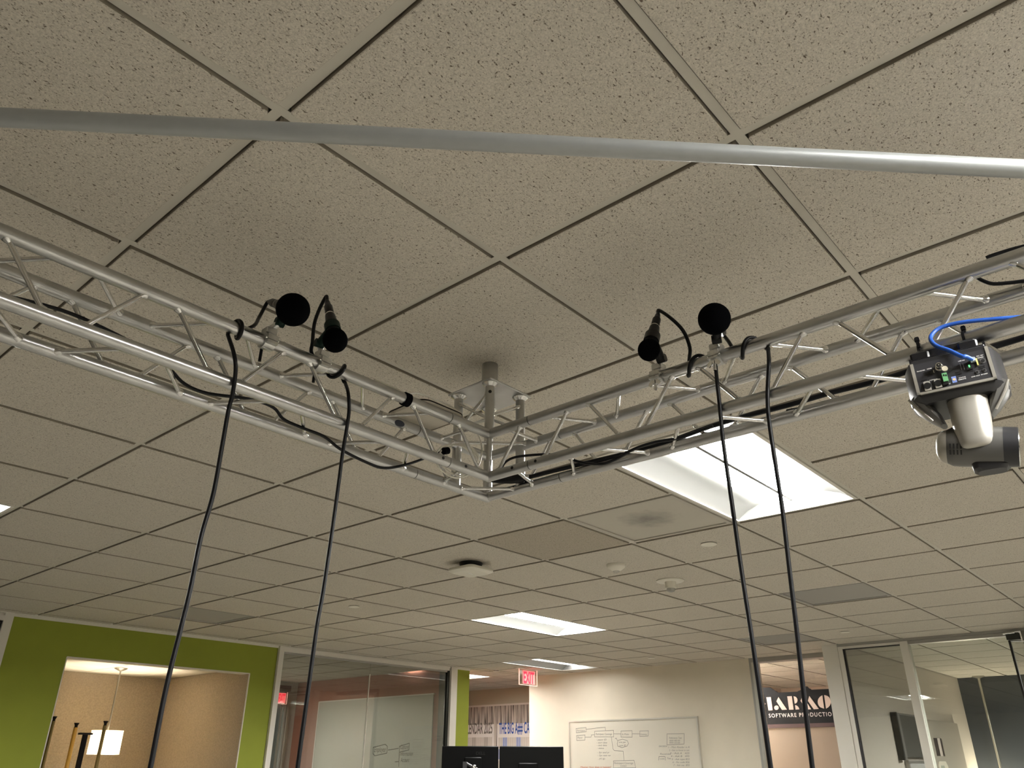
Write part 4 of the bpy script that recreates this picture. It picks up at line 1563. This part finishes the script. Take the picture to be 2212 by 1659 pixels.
cable('microphone_cable', [m4, m4 + a4 * .012, dep(1574, 738, 1.73), dep(1583, 752, 1.70)] + w4_[2::3]
      + drop_from(w4_[-1], 0, [(1661, 785), (1658, 850), (1661, 905), (1674, 995), (1690, 1100), (1706, 1235), (1722, 1370), (1738, 1515), (1755, 1659), (1763, 1720)], chord_pt('R1', 0.812)), RCAB, BLACK,
      'rightmost black cable, looped round the right truss and hanging to the floor', sub=4, group=G)

# cables lying inside the truss
yl = I0.y + S_ * .52
pts = [on(px, py, 1, yl + .02) for px, py in ((-120, 610), (0, 637), (60, 650), (150, 676), (230, 712), (300, 748), (345, 775), (370, 800), (400, 830), (450, 850), (540, 862), (590, 880), (612, 905), (650, 923), (700, 943), (735, 970), (790, 998), (830, 1011), (880, 1003), (930, 985), (958, 974))]
cable('signal_cable', pts, .0036, BLACK, 'black cable threaded through the left truss towards the corner', group='cables inside the truss')
xr = I0.x + S_ * .88
pts = [on(px, py, 0, xr) for px, py in ((1138, 1032), (1200, 1016), (1300, 992), (1420, 962), (1560, 913), (1700, 876), (1800, 847), (1900, 822), (1975, 798), (2080, 768), (2160, 745), (2290, 705))]
cable('power_cable', pts, .0058, BLACK, 'thick black power cable lying along the right truss to its plug at the corner', group='cables inside the truss')
pts = [on(px, py, 0, xr - .006) for px, py in ((1700, 889), (1760, 879), (1850, 866), (1920, 843), (1975, 817), (2080, 790), (2160, 771), (2290, 730))]
cable('power_cable', pts, .0052, BLACK, 'lower black cable lying along the right truss behind the camera', group='cables inside the truss')
p1_, p2_ = on(1062, 1041, 0, xr - .002), on(1140, 1031, 0, xr)
d_ = p2_ - p1_
t = thing('power_plug', 'tapered black power plug lying in the truss corner', 'plug', p1_)
MB().lathe([(0, .002), (d_.length * .25, .008), (d_.length * .55, .0125), (d_.length * .85, .0125), (d_.length, .0075)], p1_, d_, 16).build('body', BLACK, t)
MB().lathe([(d_.length * .97, .0085), (d_.length * 1.08, .0085)], p1_, d_, 12).build('collar', CHROME, t)
xm = I0.x + S_ * .5
pts = [on(px, py, 0, xm) for px, py in ((1083, 1012), (1092, 998), (1112, 988), (1150, 983), (1190, 982), (1225, 990), (1262, 1000), (1300, 1002), (1330, 992), (1370, 970), (1415, 955), (1470, 945), (1540, 920))]
cable('signal_cable', pts, .0036, BLACK, 'thin black cable arching inside the right truss near the corner', group='cables inside the truss')
pts = [on(px, py, 0, I0.x + S_ * .55) for px, py in ((2112, 600), (2122, 606), (2145, 613), (2180, 611), (2215, 607), (2290, 600))]
cable('signal_cable', pts, .0036, BLACK, 'short black cable drooping under the top chord at the right edge', group='cables inside the truss')
pts = [on(px, py, 0, I0.x + .03) for px, py in ((2130, 557), (2145, 551), (2180, 540), (2215, 531), (2290, 514))]
cable('signal_cable', pts, .0034, BLACK, 'short black cable lying on the top chord at the right edge', group='cables inside the truss')

# white network cable coiled in the corner, held by hook-and-loop straps
pts = [chord_pt('L1', .40) + Vector((0, 0, RC + .004)), chord_pt('L1', .34) + Vector((0, 0, RC + .004)), chord_pt('L1', .30) + Vector((0, 0, RC + .0035)), on(905, 850, 1, I0.y + .03), on(945, 865, 1, I0.y + .05), on(980, 882, 1, I0.y + .06), on(1003, 905, 1, I0.y + .06), on(1025, 925, 1, I0.y + .06), on(1040, 960, 1, I0.y + .05), on(1036, 1000, 1, I0.y + .05)]
for k in range(4):
    cx_, cy_ = 992 + 5 * k, 1000 - 3 * k
    for px, py in ((20, 25), (-10, 32), (-42, 12), (-50, -18), (-30, -38), (8, -35), (36, -5)):
        s = 1 - .06 * k
        pts.append(on(cx_ + px * s, cy_ + py * s, 1, I0.y + .045 + .008 * k))
cable('network_cable', pts, .0024, WCABLE, 'white network cable run over the left truss and coiled in the corner', sub=5)
o = MB().strap(chord_pt('L1', .299), DL, RC + .0004, .017, .0032, 24).build('cable_strap', VELCRO)
tag(o, 'black hook-and-loop strap wrapped round the upper chord near the corner', 'strap', 'black cable straps')
q = on(963, 974, 1, I0.y + .045)
o = MB().strap(q, (A * .9 + Vector((0, 0, .35))), .0065, .016, .003, 20).build('cable_strap', VELCRO)
tag(o, 'black hook-and-loop strap bundling the coiled white cable', 'strap', 'black cable straps')
# flat cream antenna lying on the top of the left arm
ca = chord_pt('L1', .165) + B * (S_ * .62) + Vector((0, 0, RC + .006))
Ma = Matrix.Translation(ca) @ Matrix.Rotation(th, 4, 'Z')
t = thing('antenna_panel', 'flat cream rounded panel resting on the truss beside the corner', 'antenna', ca)
MB().loft([[(x * 1.0, y, z) for x, y, z in rrect(0, 0, a_, .03, z_)] for a_, z_ in ((.072, 0), (.078, .004), (.078, .010), (.070, .014))], Ma).build('cover', mat('cream_plastic', (0.70, 0.64, 0.54), 0.5), t)
MB().loft([rrect(0, 0, .079, .03, .0045), rrect(0, 0, .079, .03, .0075)], Ma).build('rim', mat('umber_cap', (0.025, 0.018, 0.014), 0.5), t)

# ------------------------------------------------------------------ the remote camera hanging under the right arm
ya = math.radians(-82)
PX = Vector((math.cos(ya), math.sin(ya), 0))
PY = Vector((-math.sin(ya), math.cos(ya), 0))
PO = Vector((0.8385, -0.8165, H - 0.4101))
PM = Matrix(((PX.x, PY.x, 0, PO.x), (PX.y, PY.y, 0, PO.y), (0, 0, 1, PO.z), (0, 0, 0, 1)))
SHELL = mat('camera_shell', (0.016, 0.016, 0.018), 0.40)
SILV = mat('camera_silver', (0.46, 0.44, 0.39), 0.38, 0.55)
GUN = mat('camera_gunmetal', (0.13, 0.127, 0.118), 0.36, 0.4)
FACE = mat('camera_faceplate', (0.026, 0.026, 0.030), 0.5)
PRINT = mat('white_print', (0.75, 0.75, 0.72), 0.6)
JACK = mat('jack_black', (0.006, 0.006, 0.006), 0.5)
t = thing('ptz_camera', 'black and silver pan-tilt camera hung upside down under the right truss', 'camera', PM @ Vector((0, .06, 0)))


def plan(f, z, dy=0):
    pts = [(-.0565, .0), (.0575, .0), (.0655, .012), (.0755, .045), (.0755, .085), (.058, .118), (-.057, .118), (-.0735, .085), (-.0735, .045), (-.064, .012)]
    return [(x * f, .059 + (y - .059) * f + dy, z) for x, y in pts]


MB().loft([plan(.80, -.1215), plan(.93, -.1150), plan(1.0, -.1085), plan(1.0, -.052), plan(.97, -.045), plan(.90, -.042)], PM, smooth=False).build('base_shell', SHELL, t)
MB().box((-.0545, -.0016, -.1055), (.0555, .0004, -.0525), PM).build('rear_panel', FACE, t)
MB().box((-.0585, -.0030, -.1095), (-.0535, .0015, -.051), PM).box((.0545, -.0030, -.1095), (.0595, .0015, -.049), PM).box((-.0585, -.0030, -.1095), (.0595, .0015, -.1055), PM).build('silver_bezel', SILV, t)
# side skirts
for s in (-1, 1):
    x0, x1 = (.048, .076) if s > 0 else (-.074, -.046)
    mb = MB()
    c0 = (x0 + x1) / 2
    rings = []
    for z, wx_, wy_, dx in ((-.104, .0150, .044, 0), (-.118, .0145, .038, -.006 * s), (-.134, .012, .030, -.016 * s), (-.152, .005, .014, -.027 * s)):
        rings.append([(c0 + dx + wx_ * math.cos(k * PI / 8), .055 + wy_ * math.sin(k * PI / 8), z) for k in range(16)])
    mb.loft(rings[::-1], PM)
    mb.build('side_skirt', GUN, t)
    mb = MB()
    mb.tube([PM @ Vector((s * .0745, .024, -.1035)), PM @ Vector((s * .066, .026, -.120)), PM @ Vector((s * .047, .034, -.146))], [.002, .003, .002], 8)
    mb.build('skirt_edge', SILV, t)
# yoke: convex front arm that carries the head
rings = []
for z, a_, b_, cx_, cy_ in ((-.110, .031, .030, .010, .042), (-.128, .0305, .030, .010, .042), (-.150, .0295, .029, .0085, .041), (-.175, .0280, .027, .007, .040), (-.194, .0268, .025, .0062, .040), (-.2005, .0255, .0235, .006, .040), (-.2045, .0230, .0205, .006, .040), (-.2068, .0190, .0165, .006, .040), (-.2078, .0130, .011, .006, .040)):
    ring_ = []
    for k in range(28):
        an = 2 * PI * k / 28
        e = .72
        ring_.append((cx_ + a_ * math.copysign(abs(math.cos(an)) ** e, math.cos(an)), cy_ + b_ * math.copysign(abs(math.sin(an)) ** e, math.sin(an)), z))
    rings.append(ring_)
MB().loft(rings[::-1], PM).build('yoke', SILV, t)
# head
h0, h1 = Vector((-.0465, .0560, -.1855)), Vector((.0640, .0600, -.2080))
ha = (h1 - h0)
L = ha.length
hw0, hd = PM @ h0, (PM.to_3x3() @ ha).normalized()
head = MB().lathe([(.010, .0285), (.018, .0325), (.030, .0335), (.075, .0335), (L * .80, .0330)], hw0, hd, 40).build('head_shell', GUN, t)
MB().lathe([(-.006, .012), (-.003, .021), (.003, .0265), (.010, .0287)], hw0, hd, 40).build('rear_cap', SILV, head)
MB().lathe([(L * .80, .0332), (L * .985, .0322)], hw0, hd, 40).build('lens_hood', SHELL, head)
MB().ring(hw0 + hd * (L * .985), hd, .0308, .0014, 40, 8).build('lens_rim', CHROME, head)
MB().lathe([(L * .986, .0296), (L * .990, .0296), (L * .993, .022)], hw0, hd, 32).build('lens_glass', mat('lens_glass', (0.01, 0.01, 0.015), 0.05, coat=1.0), head)
mb = MB()
up_h = Vector((0, 0, 1)) - hd * hd.z
up_h.normalize()
fr_h = -(hd.cross(up_h))
if fr_h.dot(CP - hw0) < 0:
    fr_h = -fr_h
for row in (-.0095, -.0195):
    for k in range(4):
        an = row / .033
        d = .016 + .0052 * k
        nrm_ = fr_h * math.cos(an) + up_h * math.sin(an)
        c = hw0 + hd * d + nrm_ * (.0318 + .0002 * k)
        u_ = (up_h * math.cos(an) - fr_h * math.sin(an))
        hh_ = .0042
        mb.add([c - hd * .0012 - u_ * hh_ + nrm_ * .0012, c + hd * .0012 - u_ * hh_ + nrm_ * .0012, c + hd * .0012 + u_ * hh_ + nrm_ * .0012, c - hd * .0012 + u_ * hh_ + nrm_ * .0012], [(0, 1, 2, 3)])
mb.build('vent_slots', JACK, head)
MB().loft([[(x + .018, y * .8 + .065, z) for x, y, z in rrect(0, 0, a_, .012, z_)] for a_, z_ in ((.020, -.240), (.026, -.235), (.028, -.222))], PM).build('head_foot', SHELL, head)

# mounting bracket and zip ties
MB().bbox((-.058, .012, -.042), (.056, .105, -.0365), .0015, PM).box((-.059, .010, -.058), (-.055, .09, -.036), PM).box((.054, .016, -.052), (.058, .09, -.030), PM).build('bracket', mat('bracket_black', (0.012, 0.012, 0.014), 0.3, 0.3), t)
MB().bbox((-.050, .022, -.0366), (.047, .085, -.0155), .004, PM).build('bracket_block', MATS['bracket_black'], t)
for xx in (-.040, .034):
    c = PM @ Vector((xx, .062, 0))
    tt = (c - ST['R3']).dot(DR.normalized())
    cc = chord_pt('R3', tt / DR.length)
    z_ = MB().strap(cc + Vector((0, 0, -.001)), DR, RC + .0016, .0046, .0018, 24)
    z_.box((xx - .0028, .0445, .000), (xx + .0028, .0485, .021), PM).box((xx - .0040, .0425, .013), (xx + .0040, .050, .0185), PM)
    z_.build('zip_tie', BLACK, t)
    MB().bbox((xx - .016, .014, -.045), (xx + .014, .03, -.022), .003, PM).build('clamp_foot', MATS['bracket_black'], t)


# rear panel sockets, from their places in the photographed detail
def rp_(u, v, y=-.0018):
    p = ray(1960 + u / 10.0545, 710 + v / 10.0545)
    n_ = PY
    k = ((PM @ Vector((0, y, 0))) - CP).dot(n_) / p.dot(n_)
    w_ = CP + p * k - PO
    return w_.dot(PX), w_.dot(Vector((0, 0, 1)))


def pbox(name, u0, v0, u1, v1, dpt, m, parent=t):
    a, b = rp_(u0, v0), rp_(u1, v1)
    return MB().box((min(a[0], b[0]), -.0016 - dpt, min(a[1], b[1])), (max(a[0], b[0]), -.0014, max(a[1], b[1])), PM).build(name, m, parent)


def pcyl(name, u, v, r0, dpt, m, parent=t, prof=None):
    x, z = rp_(u, v)
    mb = MB().lathe(prof or [(0, r0), (dpt, r0)], PM @ Vector((x, -.0015, z)), -PY, 20)
    return mb.build(name, m, parent)


for u, v in ((440, 1252), (672, 1195)):
    o = pbox('audio_jack', u - 95, v - 78, u + 95, v + 78, .0025, mat('jack_plate', (0.66, 0.65, 0.60), 0.35, 0.5))
    x, z = rp_(u, v)
    MB().lathe([(0, .0058), (.0008, .0058)], PM @ Vector((x, -.0041, z)), -PY, 20).build('socket', JACK, o)
o = pcyl('video_connector', 700, 850, .0058, .011, CHROME, prof=[(0, .0066), (.002, .0066), (.0022, .005), (.012, .005), (.0122, .0046)])
x, z = rp_(700, 850)
MB().lathe([(0, .0036), (.0004, .0036)], PM @ Vector((x, -.0138, z)), -PY, 16).build('socket', JACK, o)
MB().lathe([(0, .0010), (.001, .0010)], PM @ Vector((x, -.0142, z)), -PY, 8).build('centre_pin', CHROME, o)
o = MB()
x, z = rp_(825, 905)
o.lathe([(0, .0045), (.003, .0045)], PM @ Vector((x, -.0075, z)), -PY, 14)
o.build('connector_tab', mat('ivory_tab', (0.72, 0.67, 0.52), 0.4), t)
o = pbox('terminal_block', 750, 1000, 905, 1150, .006, mat('terminal_green', (0.20, 0.52, 0.24), 0.4))
for u in (800, 850):
    a = rp_(u, 1040)
    MB().box((a[0] - .0011, -.0079, a[1] - .0016), (a[0] + .0011, -.0075, a[1] + .0016), PM).build('screw_hole', JACK, o)
pbox('terminal_socket', 765, 1150, 905, 1215, .004, JACK)
pbox('disk_slot', 370, 940, 580, 975, .0010, JACK)
pbox('disk_slot_rim', 560, 905, 590, 960, .0014, CHROME)
for u in (1140, 1205):
    pbox('usb_port', u, 765, u + 42, 890, .0022, MATS['jack_plate'])
pbox('network_port', 1262, 765, 1420, 880, .003, JACK)
pbox('green_light', 1328, 808, 1368, 848, .0036, mat('green_led', (0.05, 0.5, 0.08), 0.4, emit=2.2, emit_color=(0.06, 0.9, 0.10)))
pbox('network_socket', 1480, 660, 1555, 800, .003, mat('socket_yellow', (0.75, 0.66, 0.22), 0.4))
pbox('blue_badge', 950, 1050, 1085, 1160, .0006, mat('badge_blue', (0.22, 0.30, 0.68), 0.4))
x, z = rp_(1020, 1105)
MB().lathe([(0, .0022), (.0004, .0022)], PM @ Vector((x, -.0024, z)), -PY, 14).build('badge_dot', mat('dot_orange', (0.85, 0.55, 0.30), 0.4), t)
for (u, v), r0 in (((1640, 700), .0046), ((1675, 905), .0030), ((1518, 945), .0030)):
    o = pcyl('round_jack', u, v, r0, .0014, mat('jack_grey', (0.10, 0.10, 0.10), 0.4))
    x, z = rp_(u, v)
    MB().lathe([(0, r0 * .62), (.0006, r0 * .62)], PM @ Vector((x, -.0030, z)), -PY, 14).build('socket', JACK, o)
sl = MB()
for (u, v) in ((1105, 945), (1115, 985), (1360, 880), (1365, 920), (1610, 820), (1620, 855), (360, 1125)):
    a = rp_(u, v)
    sl.box((a[0] - .0044, -.0022, a[1] - .0009), (a[0] + .0044, -.0016, a[1] + .0009), PM)
sl.build('vent_slots', JACK, t)
pr_ = MB()
for s, u, v, wd in (('RS-232/485', 212, 945, 175), ('HDMI', 430, 890, 100), ('SDI', 370, 1170, 85), ('AUDIO IN', 480, 1135, 180), ('USB 3.0', 1105, 722, 140), ('LAN', 1380, 640, 60),
                    ('DC 12V', 1505, 612, 150), ('POWER', 1530, 650, 130), ('LINE OUT', 1395, 1060, 190), ('IN DMX', 1605, 1010, 150), ('STATUS', 1120, 1085, 150), ('REMOTE', 1115, 1125, 165), ('RESET', 830, 1225, 115)):
    a, b = rp_(u, v), rp_(u + wd, v - wd * .19)
    letters_on(pr_, s, PM @ Vector((a[0], -.0017, a[1])), PX, UP, -PY, .0017, b[0] - a[0], bold=.03, lift=.0003)
pr_.build('panel_lettering', PRINT, t)

# blue network cable into the camera
pts = [on(px, py, 0, xp) for px, py, xp in ((2330, 670, .92), (2212, 684, .90), (2150, 689, .89), (2080, 696, .88), (2040, 705, .875), (2019, 716, .868), (2010, 731, .858), (2021, 746, .848), (2050, 757, .836), (2078, 770, .826))]
xe, ze = rp_(1420, 705)
pts += [PM @ Vector((xe - .008, -.015, ze + .005)), PM @ Vector((xe, -.008, ze))]
t = thing('network_cable', 'bright blue network cable curling over the truss into the camera', 'cable', pts[4])
MB().tube(spline(pts, 6), .0036, 12).build('jacket', BLUE, t)
MB().box((xe - .003, -.010, ze - .003), (xe + .0045, -.003, ze + .003), PM).build('plug', mat('clear_plug', (0.55, 0.60, 0.72), 0.15), t)
